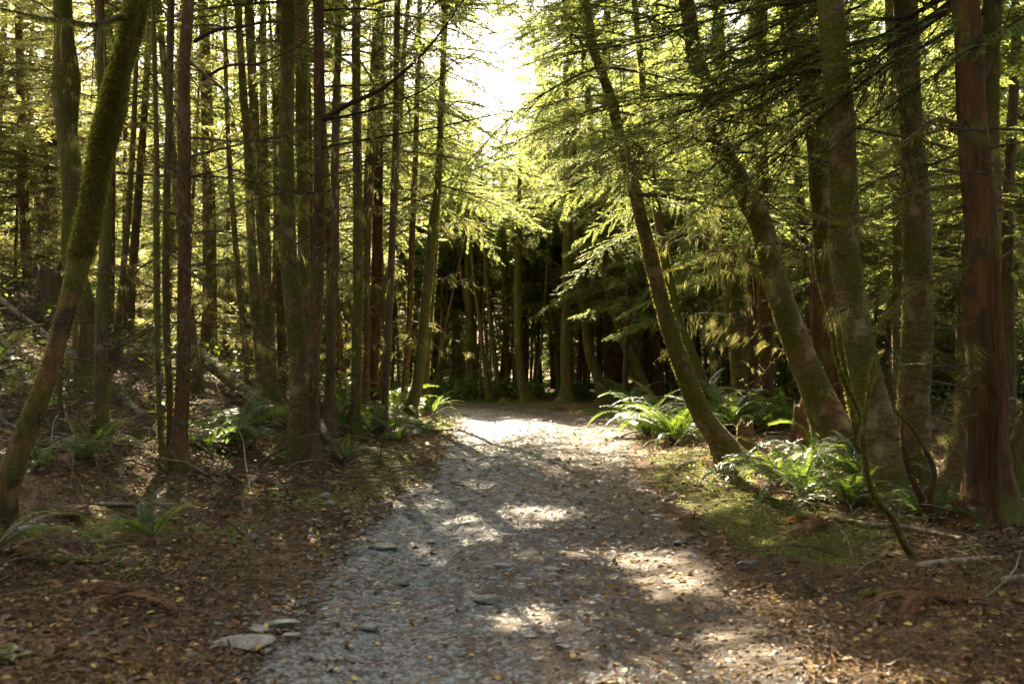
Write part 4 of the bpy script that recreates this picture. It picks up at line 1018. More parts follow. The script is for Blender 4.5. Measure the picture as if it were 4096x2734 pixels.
FERNS = [
 (238, 447, 1.0, 17, "dark green fern spreading wide left of the thick pale-barked trunk", 3),
 (212, 452, 0.8, 12, "smaller fern between the reddish spruce and the wide-spreading fern on the left", 2),
 (265, 425, 1.05, 13, "fern tucked behind the thick pale-barked trunk on the left", 0),
 (336, 430, 1.05, 13, "fern at the foot of the dark brown spruce by the path", 0),
 (345, 410, 1.2, 13, "bright-tipped fern standing behind the olive-green mossy trunk", 0),
 (372, 437, 1.05, 13, "fern between the olive-green mossy trunk and the crossing stems", 2),
 (392, 424, 1.2, 14, "fern beside the foot of the crossing stems", 1),
 (400, 442, 0.6, 11, "low fern in front of the bowed mossy trunk, nearest the path", 2),
 (424, 432, 0.75, 13, "fern at the path's left edge right of the bowed mossy trunk's foot", 3),
 (432, 416, 0.8, 14, "pale fern just behind the bowed mossy trunk's foot at the path's left edge", 0),
 (440, 408, 0.8, 13, "last fern at the left edge where the path turns", 0),
 (415, 402, 0.9, 12, "upright fern between the bowed trunk and the trunk behind it", 0),
 (378, 412, 1.2, 13, "fern behind the crossing stems on the left", 0),
 (344, 462, 0.6, 9, "small fern just right of the rust-brown spruce's foot", 1),
 (88, 462, 0.7, 10, "dark fern below the stout burled trunk on the left bank", 1),
 (40, 470, 0.6, 8, "dim fern behind the foot of the crooked leaning trunk", 2),
 (-6, 552, 0.8, 9, "fern cut by the left edge, one long frond reaching in", 2),
 (648, 436, 1.15, 18, "sunlit white-gleaming fern left of the long leaning trunk, its fronds over the path", 4),
 (672, 444, 1.1, 18, "brightest fern right at the lower left of the long leaning trunk", 5),
 (664, 424, 1.15, 16, "lit fern a step behind the white-gleaming one, left of the long leaning trunk", 2),
 (706, 426, 1.3, 18, "tall fern with upright shining fronds right behind the long leaning trunk", 3),
 (728, 432, 1.25, 18, "big fern spreading right behind the long leaning trunk", 5),
 (755, 430, 1.1, 16, "shaded fern between the long leaning trunk and the thick leaning alder", 4),
 (616, 406, 1.0, 13, "dark fern at the edge of the dark wood, farthest on the right of the path", 0),
 (632, 410, 1.0, 12, "shaded fern just behind the white-gleaming one", 0),
 (778, 487, 0.85, 14, "lit fern in front of the thick leaning alder, nearest the path", 2),
 (802, 498, 0.85, 15, "arching fern with silver fronds in front of the thick leaning alder's foot", 3),
 (815, 470, 0.9, 14, "yellow-green fern at the thick leaning alder's foot beside the broken stump", 2),
 (846, 508, 0.8, 14, "fern at the foot of the forked sapling on the right", 3),
 (862, 486, 0.8, 11, "dark fern between the thick leaning alder and the forked sapling", 0),
 (790, 430, 1.0, 13, "dim fern left of the broken stump under the thick leaning alder", 0),
 (925, 520, 0.55, 8, "small fern between the big dark alder and the big red cedar", 1),
 (735, 408, 1.0, 12, "fern in deep shade under the grey white-edged trunk", 0),
 (152, 540, 0.6, 6, "few-fronded fern lying over the litter at the left", 4),
]
for k, r in enumerate(FERNS): fern(*r, seed=k)

DEADF = [(228, 478, 3, "rusty dead fern fronds collapsed in front of the wide-spreading fern"), (240, 500, 4, "rust-brown heap of dead fern fronds in the litter at the left"), (222, 520, 4, "tawny heap of broken fern fronds left of the moss tuft"),
         (150, 522, 3, "dead brown fronds lying by the few-fronded fern"), (265, 478, 3, "dead fronds flattened before the thick pale-barked trunk"), (60, 520, 3, "dead fronds near the crooked leaning trunk's foot"),
         (700, 462, 3, "rusty fronds under the brightest fern"), (830, 525, 3, "brown fronds flattened in front of the forked sapling"), (930, 600, 3, "dead brown fronds by the thin moss-green stick"), (120, 600, 3, "dead fronds in the litter at the lower left")]
for k, (u, v, n, lab) in enumerate(DEADF):
    rng = R(1400 + k); p = ground_at(u, v); f = empty("dead_fern", p + np.array([0, 0, 0.02]), lab, "dead fern", "dead ferns in the litter")
    for j in range(n + 4):
        fr = link("dead_frond", RUST[j % 2], f); q = rng.uniform(0.7, 1.1); fr.scale = (q, q, 0.45 * q)
        fr.rotation_euler = (rng.normal(0, 0.2), rng.uniform(0.1, 0.6), rng.uniform(0, 6.28))

# ------------------------------------------------------------------ stones
def rock(u, v, wpx, flat, label, m=None, seed=0, name="stone", asp=0.8):
    rng = R(1500 + seed); p = ground_at(u, v); w = wpx * p[1] / F
    import bmesh
    bm = bmesh.new(); bmesh.ops.create_icosphere(bm, subdivisions=4, radius=1.0)
    V = np.array([x.co[:] for x in bm.verts])
    # cut by a few planes for an angular block
    for q in range(9):
        n = nrm(rng.normal(0, 1, 3)); h = rng.uniform(0.55, 0.9); dd = V @ n - h; V = V - np.maximum(dd, 0)[:, None] * n
    V = V * (1 + 0.10 * fbm(V[:, 0] * 2 + 5, V[:, 1] * 2 + V[:, 2], seed, 4))[:, None]
    V = V * np.array([w / 2 * 1.25, w / 2 * asp * 1.25, w / 2 * flat * 1.3])
    c, s_ = math.cos(rng.uniform(0, 6.28)), math.sin(rng.uniform(0, 6.28))
    for x, co in zip(bm.verts, V): x.co = co
    me = bpy.data.meshes.new(name); bm.to_mesh(me); bm.free()
    me.materials.append(m or M_STONE); me.polygons.foreach_set("use_smooth", [True] * len(me.polygons))
    o = link(name, me, None, (p[0], p[1], p[2] + w * flat * 0.22 + 0.024)); o.rotation_euler = (rng.normal(0, 0.08), rng.normal(0, 0.08), rng.uniform(-0.5, 0.5))
    tag(o, label, "stone", "stones on the path")
ROCKS = [
 (244, 650, 52, 0.16, "largest flat grey stone, set in the path low on the left", None, 0.7),
 (283, 629, 30, 0.22, "pale grey slab at the top right of the cluster beside the largest flat stone", None, 0.5),
 (259, 634, 18, 0.3, "rounded grey stone between the largest flat stone and the pale slab", None, 0.7),
 (293, 641, 20, 0.25, "grey stone right of the largest flat one, below the pale slab", None, 0.6),
 (268, 656, 10, 0.4, "pebble-sized grey stone touching the right end of the largest flat one", None, 0.8),
 (368, 633, 17, 0.45, "blocky grey stone standing alone in the middle left of the path", None, 0.7),
 (490, 604, 28, 0.25, "wedge-shaped flat grey stone in the middle of the path", None, 0.5),
 (503, 569, 17, 0.25, "triangular flat stone up the path from the wedge-shaped one", None, 0.6),
 (385, 551, 30, 0.22, "sunlit cream-grey slab on the left half of the path", None, 0.5),
 (403, 587, 13, 0.5, "upright grey stone left of the path's middle, below the sunlit slab", None, 0.8),
 (424, 567, 10, 0.3, "small white-grey oval stone near the path's middle", None, 0.7),
 (461, 503, 15, 0.3, "pale stone farther up the path in its middle", None, 0.6),
 (324, 499, 11, 0.5, "grey stone in the litter left of the path, the farther of a pair", None, 0.8),
 (329, 507, 12, 0.45, "grey stone in the litter left of the path, the nearer of a pair", None, 0.8),
 (347, 515, 8, 0.4, "little grey stone right of the pair in the litter", None, 0.8),
 (254, 543, 8, 0.9, "small dark upright stone beside the moss tuft on the left", M_DSTONE, 0.8),
 (552, 573, 18, 0.25, "flat grey stone right of the triangular one on the path", None, 0.6),
 (680, 546, 14, 0.35, "grey stone below the dark little stump on the right verge", M_DSTONE, 0.7),
 (563, 652, 14, 0.35, "grey stone low on the right half of the path", None, 0.7),
 (748, 569, 20, 0.4, "dark slaty rock under a yellow leaf on the right verge", M_DSTONE, 0.6),
 (355, 663, 22, 0.2, "angular light stone at the lower left of the path", None, 0.6),
 (192, 660, 12, 0.4, "grey stone in the litter left of the largest flat one", None, 0.7),
 (455, 484, 10, 0.3, "small pale stone near the far lit part of the path", None, 0.6),
 (430, 545, 9, 0.35, "little stone between the sunlit slab and the white-grey oval", None, 0.7),
 (590, 618, 9, 0.3, "small flat stone right of the path's middle", None, 0.7),
 (530, 640, 11, 0.3, "half-buried grey stone below the wedge-shaped one", None, 0.7),
]
for k, (u, v, w, fl, lab, m, asp) in enumerate(ROCKS): rock(u, v, w, fl, lab, m, k, asp=asp)

# ------------------------------------------------------------------ logs, sticks, stumps
def stick(pts, wpx, label, cat, m, name, mossy=0, seed=0, lift=0.5, group=None, zs=None, jag=True):
    rng = R(1700 + seed)
    Q = []
    for i, (u, v) in enumerate(pts):
        p = ground_at(u, v)
        if zs: p = p + np.array([0, 0, zs[i]])
        Q.append(p)
    Q = np.array(Q); d = Q[:, 1].mean(); r = wpx * d / F / 2
    Q[:, 2] += r * lift
    M = spline(Q, step=0.05)
    rr = np.linspace(r * 1.1, r * 0.8, len(M)); 
    b = M[0].copy()
    mb = MB(); V, Fq = tube(M, rr, 12, 0.25, rng); mb.add(V, Fq, 0)
    # closed, slightly splintered ends
    for e, idx in ((0, 0), (len(M) - 1, -1)):
        ring = V.reshape(len(M), 12, 3)[idx]; ctr = ring.mean(0); T = nrm(M[idx] - M[1 if idx == 0 else -2])
        tip = ctr + T * r * 0.5; W = np.concatenate([ring, [tip]])
        k = np.arange(12); fc = np.stack([k, (k + 1) % 12, np.full(12, 12)], -1)
        mb.add(W, fc if idx == -1 else fc[:, ::-1], 0)
    root = tag(link(name, mb.mesh(name, [m], smooth=(0,), origin=b), None, b), label, cat, group)
    if mossy:
        m2 = MB(); m2.add(*trunk_tufts(rng, M, rr, int(mossy), 0.0, 1.0, (0.015, 0.04), -0.2)); link("moss", m2.mesh("moss", [MOSS], origin=b), root)
    return root
LG = "fallen logs"
stick([(917, 569), (940, 566), (968, 563), (1000, 560)], 9, "pale barkless log lying at the right, nearest fallen log there", "log", B_PALE, "fallen_log", 60, 1, group=LG)
stick([(1002, 582), (1018, 580), (1040, 580)], 8, "pale log end cut by the right edge, below the barkless log", "log", B_PALE, "fallen_log", 0, 2, group=LG)
stick([(860, 594), (900, 596), (935, 599), (987, 601)], 6, "thin moss-green stick lying on the litter below the barkless log", "stick", B_MOSS, "fallen_stick", 900, 3)
stick([(41, 563), (62, 562), (84, 563), (108, 562)], 10, "short mossy rotten log in the litter at the left", "log", B_MOSS, "fallen_log", 500, 4, group=LG)
stick([(100, 506), (125, 507), (150, 506), (176, 507)], 4, "thin grey stick lying level in the litter at the left", "stick", B_PALE, "fallen_stick", 0, 5, lift=1.5)
stick([(186, 366), (210, 382), (238, 400), (272, 420)], 15, "long mossy log sloping down the left bank behind the reddish spruce", "log", B_MOSS, "fallen_log", 2600, 6, group=LG, zs=[0.25, 0.2, 0.1, 0], lift=1.0)
stick([(108, 390), (125, 402), (142, 418)], 7, "grey log sloping on the bank right of the slim straight trunk", "log", B_PALE, "fallen_log", 200, 7, group=LG, lift=1.0)
stick([(-6, 302), (20, 322), (48, 344), (75, 365)], 7, "grey pole lying down the slope behind the crooked leaning trunk", "log", B_PALE, "fallen_log", 0, 8, group=LG, lift=2.0)
stick([(190, 330), (212, 343), (240, 360)], 6, "dark log lying up the bank above the long mossy log", "log", B_DARK, "fallen_log", 200, 9, group=LG, lift=1.5)
stick([(317, 438), (327, 450), (341, 467)], 7, "dark stick leaning down beside the rust-brown spruce's foot", "stick", B_BLACK, "fallen_stick", 0, 10, lift=1.5, zs=[0.25, 0.12, 0])
stick([(400, 437), (420, 433), (440, 432), (452, 430)], 5, "small dark log at the left edge of the path below the ferns", "log", B_DARK, "fallen_log", 0, 11, group=LG)
stick([(830, 520), (870, 528), (905, 530), (960, 542)], 5, "long thin branch lying in front of the big dark alder", "stick", B_PALE, "fallen_stick", 0, 12, lift=1.5)
stick([(940, 505), (955, 515), (975, 524)], 6, "bare branch lying left of the big red cedar's foot", "stick", B_PALE, "fallen_stick", 0, 13, lift=1.2)
stick([(868, 640), (876, 624), (884, 600)], 5, "short white-barked stick pointing up the picture at the lower right", "stick", B_PALE, "fallen_stick", 0, 14)
stick([(820, 668), (824, 650), (827, 634)], 5, "white broken stick low at the right, left of the other short one", "stick", B_PALE, "fallen_stick", 0, 15)
stick([(28, 442), (12, 452), (-8, 462)], 6, "pale broken stick behind the crooked leaning trunk at the left edge", "stick", B_PALE, "fallen_stick", 0, 16, lift=1.5)
stick([(73, 374), (64, 390), (60, 408), (66, 425), (76, 440)], 2, "pale curved vine hanging on the bank right of the crooked leaning trunk", "vine", B_PALE, "vine", 0, 17, zs=[0.7, 0.5, 0.3, 0.12, 0])
stick([(70, 495), (76, 468), (80, 455), (92, 470), (104, 492)], 1.6, "thin looped dead stem arching over the litter at the left", "dead stem", B_TWIG, "dead_plant", 0, 18, zs=[0, 0.30, 0.42, 0.25, 0])
stick([(1, 640), (12, 655), (22, 672)], 4, "white twig at the lower left edge", "stick", B_PALE, "fallen_stick", 0, 19)
# stumps
def stump(u, v, wpx, hpx, label, m, seed, mossy=0, splinter=0.35, name="stump"):
    rng = R(1800 + seed); p = ground_at(u, v); d = p[1]; r = wpx * d / F / 2; h = hpx * d / F
    n = 16; k = 24; th = np.arange(k) * 2 * np.pi / k
    z = np.linspace(-0.1, 1, n); ragged = 1 + splinter * 2 * fbm(np.cos(th) * 2.5 + 3, np.sin(th) * 2.5, seed, 4)
    rr = r * (1.25 - 0.3 * np.clip(z, 0, 1) + 0.7 * np.exp(-np.maximum(z, 0) / 0.2))[:, None] * (1 + 0.6 * fbm(np.cos(th)[None] * 2 + z[:, None], np.sin(th)[None] * 2, seed + 5, 4))
    V = np.stack([rr * np.cos(th), rr * np.sin(th), z[:, None] * h * ragged[None]], -1)
    inn = V[-1] * np.array([0.55, 0.55, 0.55])
    A = np.concatenate([V.reshape(-1, 3), inn, [[0, 0, h * 0.4]]])
    fq = np.concatenate([np.stack([i * k + np.arange(k), i * k + (np.arange(k) + 1) % k, (i + 1) * k + (np.arange(k) + 1) % k, (i + 1) * k + np.arange(k)], -1) for i in range(n)])
    c = n * k + np.arange(k)
    mb = MB(); mb.add(A, fq, 0)
    mb.add(A, np.stack([c, n * k + (np.arange(k) + 1) % k, np.full(k, (n + 1) * k)], -1), 0)
    o = tag(link(name, mb.mesh(name, [m], smooth=(0,)), None, p), label, "stump", "stumps")
    if mossy:
        zc = np.linspace(0, 1, 30); m2 = MB()
        m2.add(*trunk_tufts(rng, np.stack([0 * zc, 0 * zc, zc * h], -1), r * (1.25 - 0.3 * zc), mossy, 0, 1)); link("moss", m2.mesh("moss", [MOSS]), o)
stump(805, 456, 24, 52, "tall splintered stump of glowing torn wood under the thick leaning alder", B_BARE, 1, 300, 0.42)
stump(687, 531, 12, 9, "little dark charred stump on the right verge of the path", B_DARK, 2, 60, 1.3)
stump(326, 432, 18, 34, "small mossy stump with torn orange wood between the rust-brown and dark brown spruces", B_BARE, 3, 500, 0.6)
stump(50, 318, 26, 52, "old dark mossy stump high on the bank at the left", B_DARK, 4, 700, 0.3)
stump(745, 452, 14, 30, "broken reddish stump leaning at the right foot of the long leaning trunk", B_DARK, 5, 200, 0.35)
stump(505, 402, 10, 5, "flat dark stump at the far edge of the path", B_DARK, 6, 0, 0.5)

# ------------------------------------------------------------------ forked sapling and young shoots
def sapling(name, stems, label, m, mossn, seed, leafy=0, group="saplings and shoots"):
    rng = R(1900 + seed); p0 = None; mb = MB(); base = ground_at(*stems[0][0][0][:2]); d0 = base[1]
    root = empty(name, base, label, "sapling", group)
    for pts, w, dz in stems:
        M = spline([pix(u, v, d0 - dz * i / max(1, len(pts) - 1)) for i, (u, v) in enumerate(pts)], step=0.05)
        M[0, 2] -= 0.05
        rr = np.linspace(w * d0 / F / 2 * 1.2, w * d0 / F / 2 * 0.4, len(M))
        m1 = MB(); m1.add(*tube(M, rr, 9, 0.15, rng)); st = link("stem", m1.mesh("stem", [m], smooth=(0,), origin=base), root)
        if mossn:
            m2 = MB(); m2.add(*trunk_tufts(rng, M, rr, mossn, 0.1, 1.0, (0.010, 0.026), 0.5)); link("moss", m2.mesh("moss", [MOSS], origin=base), st)
        if leafy:
            i = rng.integers(len(M) // 3, len(M), leafy); m3 = MB()
            m3.add(*leaves(M[i] + rng.normal(0, 0.04, (leafy, 3)), np.c_[rng.normal(0, 1, (leafy, 2)), rng.normal(-0.1, 0.3, leafy)], np.c_[rng.normal(0, 0.4, (leafy, 2)), np.ones(leafy)], rng.uniform(0.05, 0.1, leafy), rng.uniform(0.03, 0.06, leafy), 0.05), 0)
            link("leaf_spray", m3.mesh("leaf_spray", [BROAD], origin=base), root)
sapling("sapling", [([(914, 556), (905, 545), (891, 516), (882, 506), (875, 497), (868, 478), (866, 465), (864, 448), (862, 437), (864, 424), (868, 392), (875, 356)], 6.5, 0.5), ([(864, 430), (856, 405), (846, 385), (838, 362), (832, 330)], 4, 0.2)], "forked mossy sapling arching up in front of the big dark alder", B_MOSS, 2200, 1)
sapling("sapling", [([(935, 525), (924, 505), (915, 485), (909, 470), (905, 453), (902, 430), (904, 405), (907, 385)], 7, 0.3)], "reddish bare sapling standing between the big dark alder and the upright stout pale trunk", B_RED, 200, 2)
sapling("sapling", [([(938, 524), (930, 500), (934, 470), (925, 450), (914, 430), (895, 410)], 6, 0.5)], "dark leaning shoot right of the reddish bare sapling", B_DARK, 100, 3)
sapling("sapling", [([(62, 430), (60, 380), (63, 330), (66, 280), (70, 240)], 5, 0.0)], "thin upright pole between the crooked leaning trunk and the stout burled one", B_MOSS, 500, 4)
sapling("sapling", [([(430, 408), (438, 370), (447, 320), (458, 270), (468, 225)], 2.5, 0.0)], "thin whip leaning right beside the bowed mossy trunk at the bend", B_TWIG, 0, 5)
sapling("sapling", [([(194, 250), (196, 180), (205, 110), (222, 60), (235, 15)], 2.5, 0.0)], "thin crooked whip right of the reddish spruce high up", B_TWIG, 0, 6) if False else None
SH = [(712, 490, 22, "yellow-green leafy shoot in the lit moss below the brightest fern", 10), (696, 486, 16, "small leafy shoot just left of the yellow-green one", 8), (724, 487, 14, "tiny leafy shoot at the foot of the long leaning trunk", 7),
      (745, 505, 12, "leafy shoot in the litter left of the arching silver fern", 7), (762, 510, 10, "small leafy shoot under the lit fern nearest the path", 6), (118, 566, 18, "leafy seedling right of the short mossy rotten log", 9),
      (138, 574, 16, "bright green seedling in the litter at the lower left", 9), (120, 582, 14, "smallest seedling below the other two at the lower left", 7), (282, 510, 22, "leafy tuft on the mossy patch left of the pair of stones", 12),
      (370, 470, 14, "leafy shoot on the left verge below the ferns", 9), (393, 462, 14, "leafy shoot at the left verge nearer the path", 9), (425, 455, 12, "small shoot where the left verge meets the gravel", 7), (970, 556, 14, "pale green leaflets sprouting behind the barkless log", 8), (8, 668, 16, "green leafy sprig at the lower left corner", 9)]
for k, (u, v, hpx, lab, nl) in enumerate(SH):
    rng = R(2100 + k); p = ground_at(u, v); h = hpx * p[1] / F
    root = empty("leafy_shoot", p, lab, "plant", "saplings and shoots")
    M = spline([(0, 0, -0.02), (0.1 * h, 0.02, 0.5 * h), (0.25 * h * rng.normal(), 0.03, h)], step=0.02)
    m1 = MB(); m1.add(*tube(M, np.linspace(0.004, 0.002, len(M)), 5)); link("stem", m1.mesh("stem", [B_TWIG]), root)
    for j in range(nl):
        i = int(len(M) * (0.3 + 0.69 * j / nl)); m3 = MB(); a = j * 2.4 + rng.normal(0, 0.3); L = rng.uniform(0.05, 0.10)
        D = np.array([[math.cos(a), math.sin(a), rng.normal(0.1, 0.25)]]); c0 = M[i][None]
        V, Fq = leaves(c0, D, np.array([[0, 0, 1.0]]), L, L * 0.6, 0.06)
        link("leaf", bpy.data.meshes.new("x") if False else (m3.add(V, Fq) or m3.mesh("leaf", [BROAD])), root)

# salal bushes by the bend, each with its own leaves
def bush(x, y, r, n, label, seed, lm=BROAD):
    rng = R(2300 + seed); z = float(height(x, y)); root = empty("salal_bush", (x, y, z), label, "bush", "bushes at the bend")
    a = rng.uniform(0, 6.28, n); q = r * rng.random(n) ** 0.5; hh = rng.random(n) ** 0.8 * r * 1.1 * (1 - (q / r) ** 2 * 0.7)
    C = np.stack([q * np.cos(a), q * np.sin(a), hh + 0.05], -1)
    m = MB(); m.add(*leaves(C, np.c_[np.cos(a), np.sin(a), rng.normal(0, 0.4, n)] + rng.normal(0, 0.4, (n, 3)), np.c_[rng.normal(0, 0.5, (n, 2)), np.ones(n)], rng.uniform(0.07, 0.13, n), rng.uniform(0.05, 0.085, n), 0.05))
    link("foliage", m.mesh("foliage", [lm]), root)
    m = MB()
    for k in range(14):
        e = C[int(rng.integers(n))]; m.add(*tube(np.stack([[0, 0, -0.03], e * [0.4, 0.4, 0.7], e]), [0.008, 0.006, 0.003], 4))
    link("stem", m.mesh("stem", [B_TWIG]), root)
BUSH = [(-2.6, 28.4, 0.8, "glossy bush at the left end of the dark wood's edge"), (-1.7, 28.0, 0.7, "second glossy bush from the left at the dark wood's edge"), (-0.9, 27.4, 0.75, "glossy bush below the orange peeling trunk"),
        (-0.2, 27.0, 0.55, "low bush under the slim leaning stems beyond the bend"), (0.5, 26.6, 0.5, "low dark bush at the foot of the bent mossy stem"), (-3.5, 29.0, 0.9, "pale glinting bush hidden partly by the bowed trunk at the bend"),
        (1.6, 26.9, 0.45, "small bush under the thick mossy stem in the dark wood")]
for k, (x, y, r, lab) in enumerate(BUSH): bush(x, y, r, int(700 * r), lab, k)

# ------------------------------------------------------------------ what nobody could count: litter, gravel, twigs, undergrowth
rng = R(4040)
def near_pts(n, dmin, dmax, spread=0.60):
    d = dmin * (dmax / dmin) ** rng.random(n); x = rng.uniform(-spread, spread, n) * d
    return x, d
# loose gravel on the track
x, d = near_pts(85000, 3.6, 26, 0.42)
s, run = path_dist(x, d); soilv = fbm(x * 0.9, d * 0.5, 83, 4)
kp = (np.abs(s) < half_w(run) + 0.25 * rng.normal(0, 1, len(x))) & (rng.random(len(x)) < 0.62 - 0.36 * np.clip(s, -1, 1.2) + 0.8 * soilv)
x, d, s = x[kp], d[kp], s[kp]; n = len(x); z = height(x, d) + 0.016
sz = 0.0115 * np.exp(np.clip(rng.normal(0, 0.62, n), -2, 1.05)) * np.clip(d / 6, 0.8, 1.6)
BASE = np.array([[1, 0, 0], [0.45, 0.8, 0.05], [-0.6, 0.7, 0], [-1, -0.1, 0.05], [-0.4, -0.8, 0], [0.6, -0.7, 0.03], [0.3, 0.25, 0.55], [-0.35, -0.2, 0.5]])
FT = np.array([[0, 1, 6], [1, 2, 6], [2, 7, 6], [2, 3, 7], [3, 4, 7], [4, 5, 7], [5, 6, 7], [5, 0, 6]])
an = rng.uniform(0, 6.28, n); ca, sa = np.cos(an), np.sin(an)
B = BASE[None] * (1 + rng.normal(0, 0.22, (n, 8, 3))) * np.stack([sz * 1.2, sz * rng.uniform(0.6, 1, n), sz * rng.uniform(0.4, 1.0, n)], -1)[:, None]
V = np.stack([B[..., 0] * ca[:, None] - B[..., 1] * sa[:, None], B[..., 0] * sa[:, None] + B[..., 1] * ca[:, None], B[..., 2]], -1) + np.stack([x, d, z - 0.004], -1)[:, None]
mb = MB(); mb.add(V.reshape(-1, 3), (FT[None] + (np.arange(n) * 8)[:, None, None]).reshape(-1, 3))
tag(link("gravel", mb.mesh("gravel", [M_GRAVEL])), "loose grey gravel scattered over the track", "gravel", kind="stuff")

# leaf litter
x, d = near_pts(125000, 3.4, 24)
s, run = path_dist(x, d)
on = np.abs(s) < half_w(run)
kp = rng.random(len(x)) < np.where(on, 0.03 + 0.04 * (s > 0) + 0.11 * np.clip(np.abs(s) / half_w(run), 0, 1) ** 2 + 0.10 * (s > 0.3), np.clip(0.72 + 1.5 * fbm(x * 0.9, d * 0.9, 131, 4), 0.15, 1.0) * (1 - 0.45 * sstep(0.35, 0.6, moss_at(x, d, s))))
x, d = x[kp], d[kp]; n = len(x); z = height(x, d) + 0.018 + rng.random(n) * 0.012
D = np.c_[rng.normal(0, 1, (n, 2)), rng.normal(0, 0.22, n)]; Nn = np.c_[rng.normal(0, 0.50, (n, 2)), np.ones(n)]
L = 0.018 + 0.055 * rng.random(n) ** 1.8 * np.clip(d / 7, 0.8, 1.5)
mb = MB(); mb.add(*leaves(np.stack([x, d, z], -1), D, Nn, L, L * rng.uniform(0.35, 0.75, n), 0.10))
tag(link("leaf_litter", mb.mesh("leaf_litter", [LITTER])), "brown fallen leaves and bits of bark covering the forest floor", "leaf litter", kind="stuff")
x, d = near_pts(520, 3.6, 18); s, run = path_dist(x, d); n = len(x); z = height(x, d) + 0.03
D = np.c_[rng.normal(0, 1, (n, 2)), rng.normal(0, 0.2, n)]; L = rng.uniform(0.025, 0.05, n)
C = np.stack([x, d, z], -1); mb = MB()
Dn = nrm(D); S_ = nrm(np.cross(Dn, np.c_[rng.normal(0, 0.3, (n, 2)), np.ones(n)])); U_ = np.cross(S_, Dn)
prof = [(0, 0), (0.22, 0.26), (0.5, 0.34), (0.78, 0.2), (1.0, 0), (0.78, -0.2), (0.5, -0.34), (0.22, -0.26)]
V = np.stack([C + Dn * (L * a)[:, None] + S_ * (L * b)[:, None] + U_ * (L * (0.35 * abs(b) + 0.1 * a * a))[:, None] for a, b in prof], 1).reshape(-1, 3)
mb.add(V, np.arange(n * 8).reshape(-1, 8))
tag(link("yellow_leaves", mb.mesh("yellow_leaves", [YLEAF])), "yellow and orange autumn leaves strewn over path and verges", "leaves", kind="stuff")

# twig and needle litter
x, d = near_pts(26000, 3.4, 22); s, run = path_dist(x, d); on = np.abs(s) < half_w(run) - 0.1
kp = rng.random(len(x)) < np.where(on, 0.10, 0.8); x, d = x[kp], d[kp]; n = len(x); z = height(x, d) + 0.02 + 0.03 * rng.random(n)
D = np.c_[rng.normal(0, 1, (n, 2)), rng.normal(0, 0.18, n)]
mb = MB(); mb.add(*leaves(np.stack([x, d, z], -1), D, np.c_[rng.normal(0, 0.6, (n, 2)), np.ones(n)], rng.uniform(0.05, 0.28, n) * np.clip(d / 8, 0.7, 1.4), rng.uniform(0.003, 0.008, n) * np.clip(d / 7, 0.9, 2), 0.03))
tag(link("twig_litter", mb.mesh("twig_litter", [TWIGL])), "dead needles and broken twigs strewn over the forest floor", "twigs", kind="stuff")

# tangle of thin dead stems on the left bank and in the right-hand wood
def tangle(n, xr, yr, cond, name, label, lr=(0.3, 1.5), rr=(0.003, 0.010), up=0.55):
    mb = MB(); k = 0
    while k < n:
        x, y = rng.uniform(*xr), rng.uniform(*yr)
        s, _ = path_dist(np.array([x]), np.array([y]))
        if abs(x) > 0.62 * y + 1 or not cond(x, y, float(s[0])): continue
        k += 1; L = rng.uniform(*lr); a = rng.uniform(0, 6.28); e = abs(rng.normal(0, up))
        t = np.linspace(0, 1, 6)[:, None]; g = float(height(x, y))
        S = np.array([x, y, g]) + np.array([math.cos(a), math.sin(a), e]) * L * t + np.array([0, 0, -e * 0.9 * L]) * t ** 2 + np.cumsum(rng.normal(0, 0.05 * L, (6, 3)), 0) * t
        mb.add(*tube(S, np.linspace(rng.uniform(*rr), 0.0015, 6), 4), int(rng.random() < (0.2 if S[0, 1] > 8 else 0.08)))
    tag(link(name, mb.mesh(name, [B_TWIG, B_PALE])), label, "undergrowth", kind="stuff")
tangle(2800, (-16, -1.6), (5.0, 24), lambda x, y, s: s < -1.7 and rng.random() < 0.25 + 0.75 * (y > 8.5), "dead_undergrowth", "tangle of thin dead stems and brush on the left bank")
tangle(900, (1.5, 14), (5.5, 24), lambda x, y, s: s > 2.0, "dead_undergrowth", "tangle of thin dead stems on the floor of the right-hand wood")
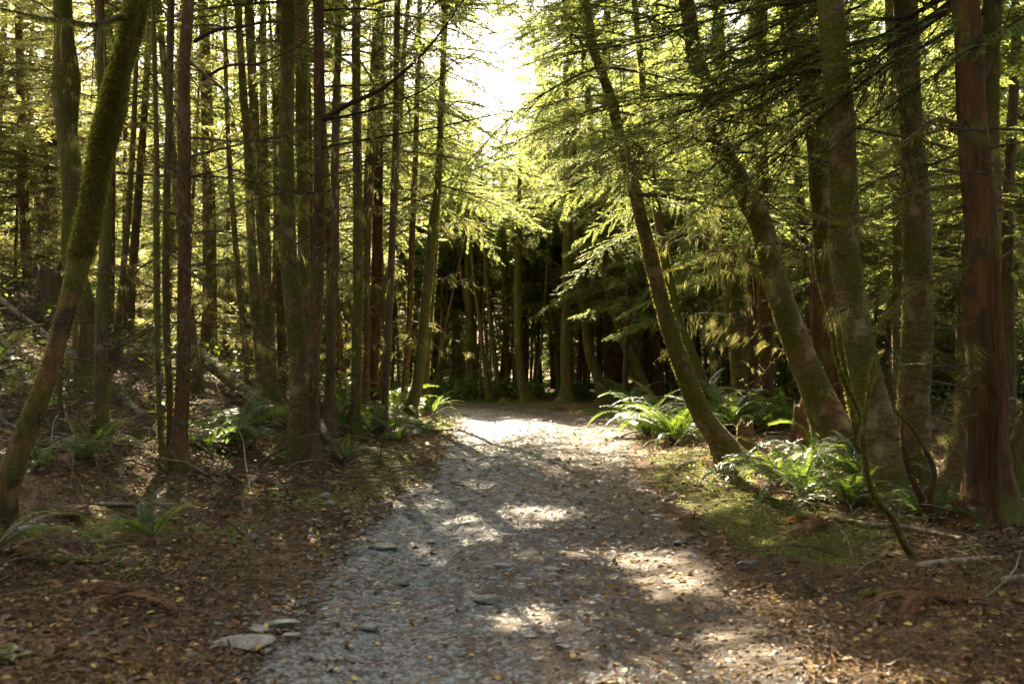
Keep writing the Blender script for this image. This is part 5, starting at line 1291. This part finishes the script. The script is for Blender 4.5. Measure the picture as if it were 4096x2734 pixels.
# moss tufts on the verges
x, d = near_pts(70000, 4, 22); s, run = path_dist(x, d)
kp = (np.abs(s) > half_w(run) + 0.1) & (rng.random(len(x)) < np.clip((moss_at(x, d, s) - 0.34) * 1.9, 0, 0.8)); x, d = x[kp], d[kp]; n = len(x)
mb = MB(); mb.add(*leaves(np.stack([x, d, height(x, d) + 0.0], -1), np.c_[rng.normal(0, 0.6, (n, 2)), np.ones(n)], rng.normal(0, 1, (n, 3)), rng.uniform(0.02, 0.055, n), rng.uniform(0.006, 0.014, n) * np.clip(d / 7, 0.8, 2)))
tag(link("moss", mb.mesh("moss", [MOSS])), "yellow-green moss cushions along the verges", "moss", kind="stuff")
# low broad-leaved undergrowth on the bank and deep in the wood
def cover(n, xr, yr, cond, label, name, hh=(0.05, 0.5), lm=BROAD, sz=1.0):
    x = rng.uniform(*xr, n); y = rng.uniform(*yr, n); s, _ = path_dist(x, y)
    kp = cond(x, y, s) & (np.abs(x) < 0.62 * y + 1) & (fbm(x * 0.5, y * 0.5, 61, 3) + rng.normal(0, 0.05, n) > 0.02); x, y = x[kp], y[kp]; n = len(x)
    C = np.stack([x, y, height(x, y) + rng.uniform(*hh, n)], -1)
    mb = MB(); mb.add(*leaves(C, np.c_[rng.normal(0, 1, (n, 2)), rng.normal(-0.1, 0.4, n)], np.c_[rng.normal(0, 0.5, (n, 2)), np.ones(n)], sz * rng.uniform(0.05, 0.13, n), sz * rng.uniform(0.03, 0.07, n), 0.05))
    tag(link(name, mb.mesh(name, [lm])), label, "undergrowth", kind="stuff")
cover(24000, (-16, -2), (10, 30), lambda x, y, s: s < -3.2, "dark leafy ground cover on the left bank", "undergrowth")
cover(5000, (-6, -1), (7, 24), lambda x, y, s: (s < -1.35) & (s > -3.6), "small leafy plants along the left verge of the path", "undergrowth", (0.02, 0.16), sz=0.55)
cover(4000, (1, 6), (7, 22), lambda x, y, s: (s > 1.6) & (s < 3.4), "small leafy plants along the right verge of the path", "undergrowth", (0.02, 0.12), sz=0.55)
cover(14000, (4, 20), (14, 40), lambda x, y, s: s > 3.5, "dim leafy ground cover in the right-hand wood", "undergrowth")
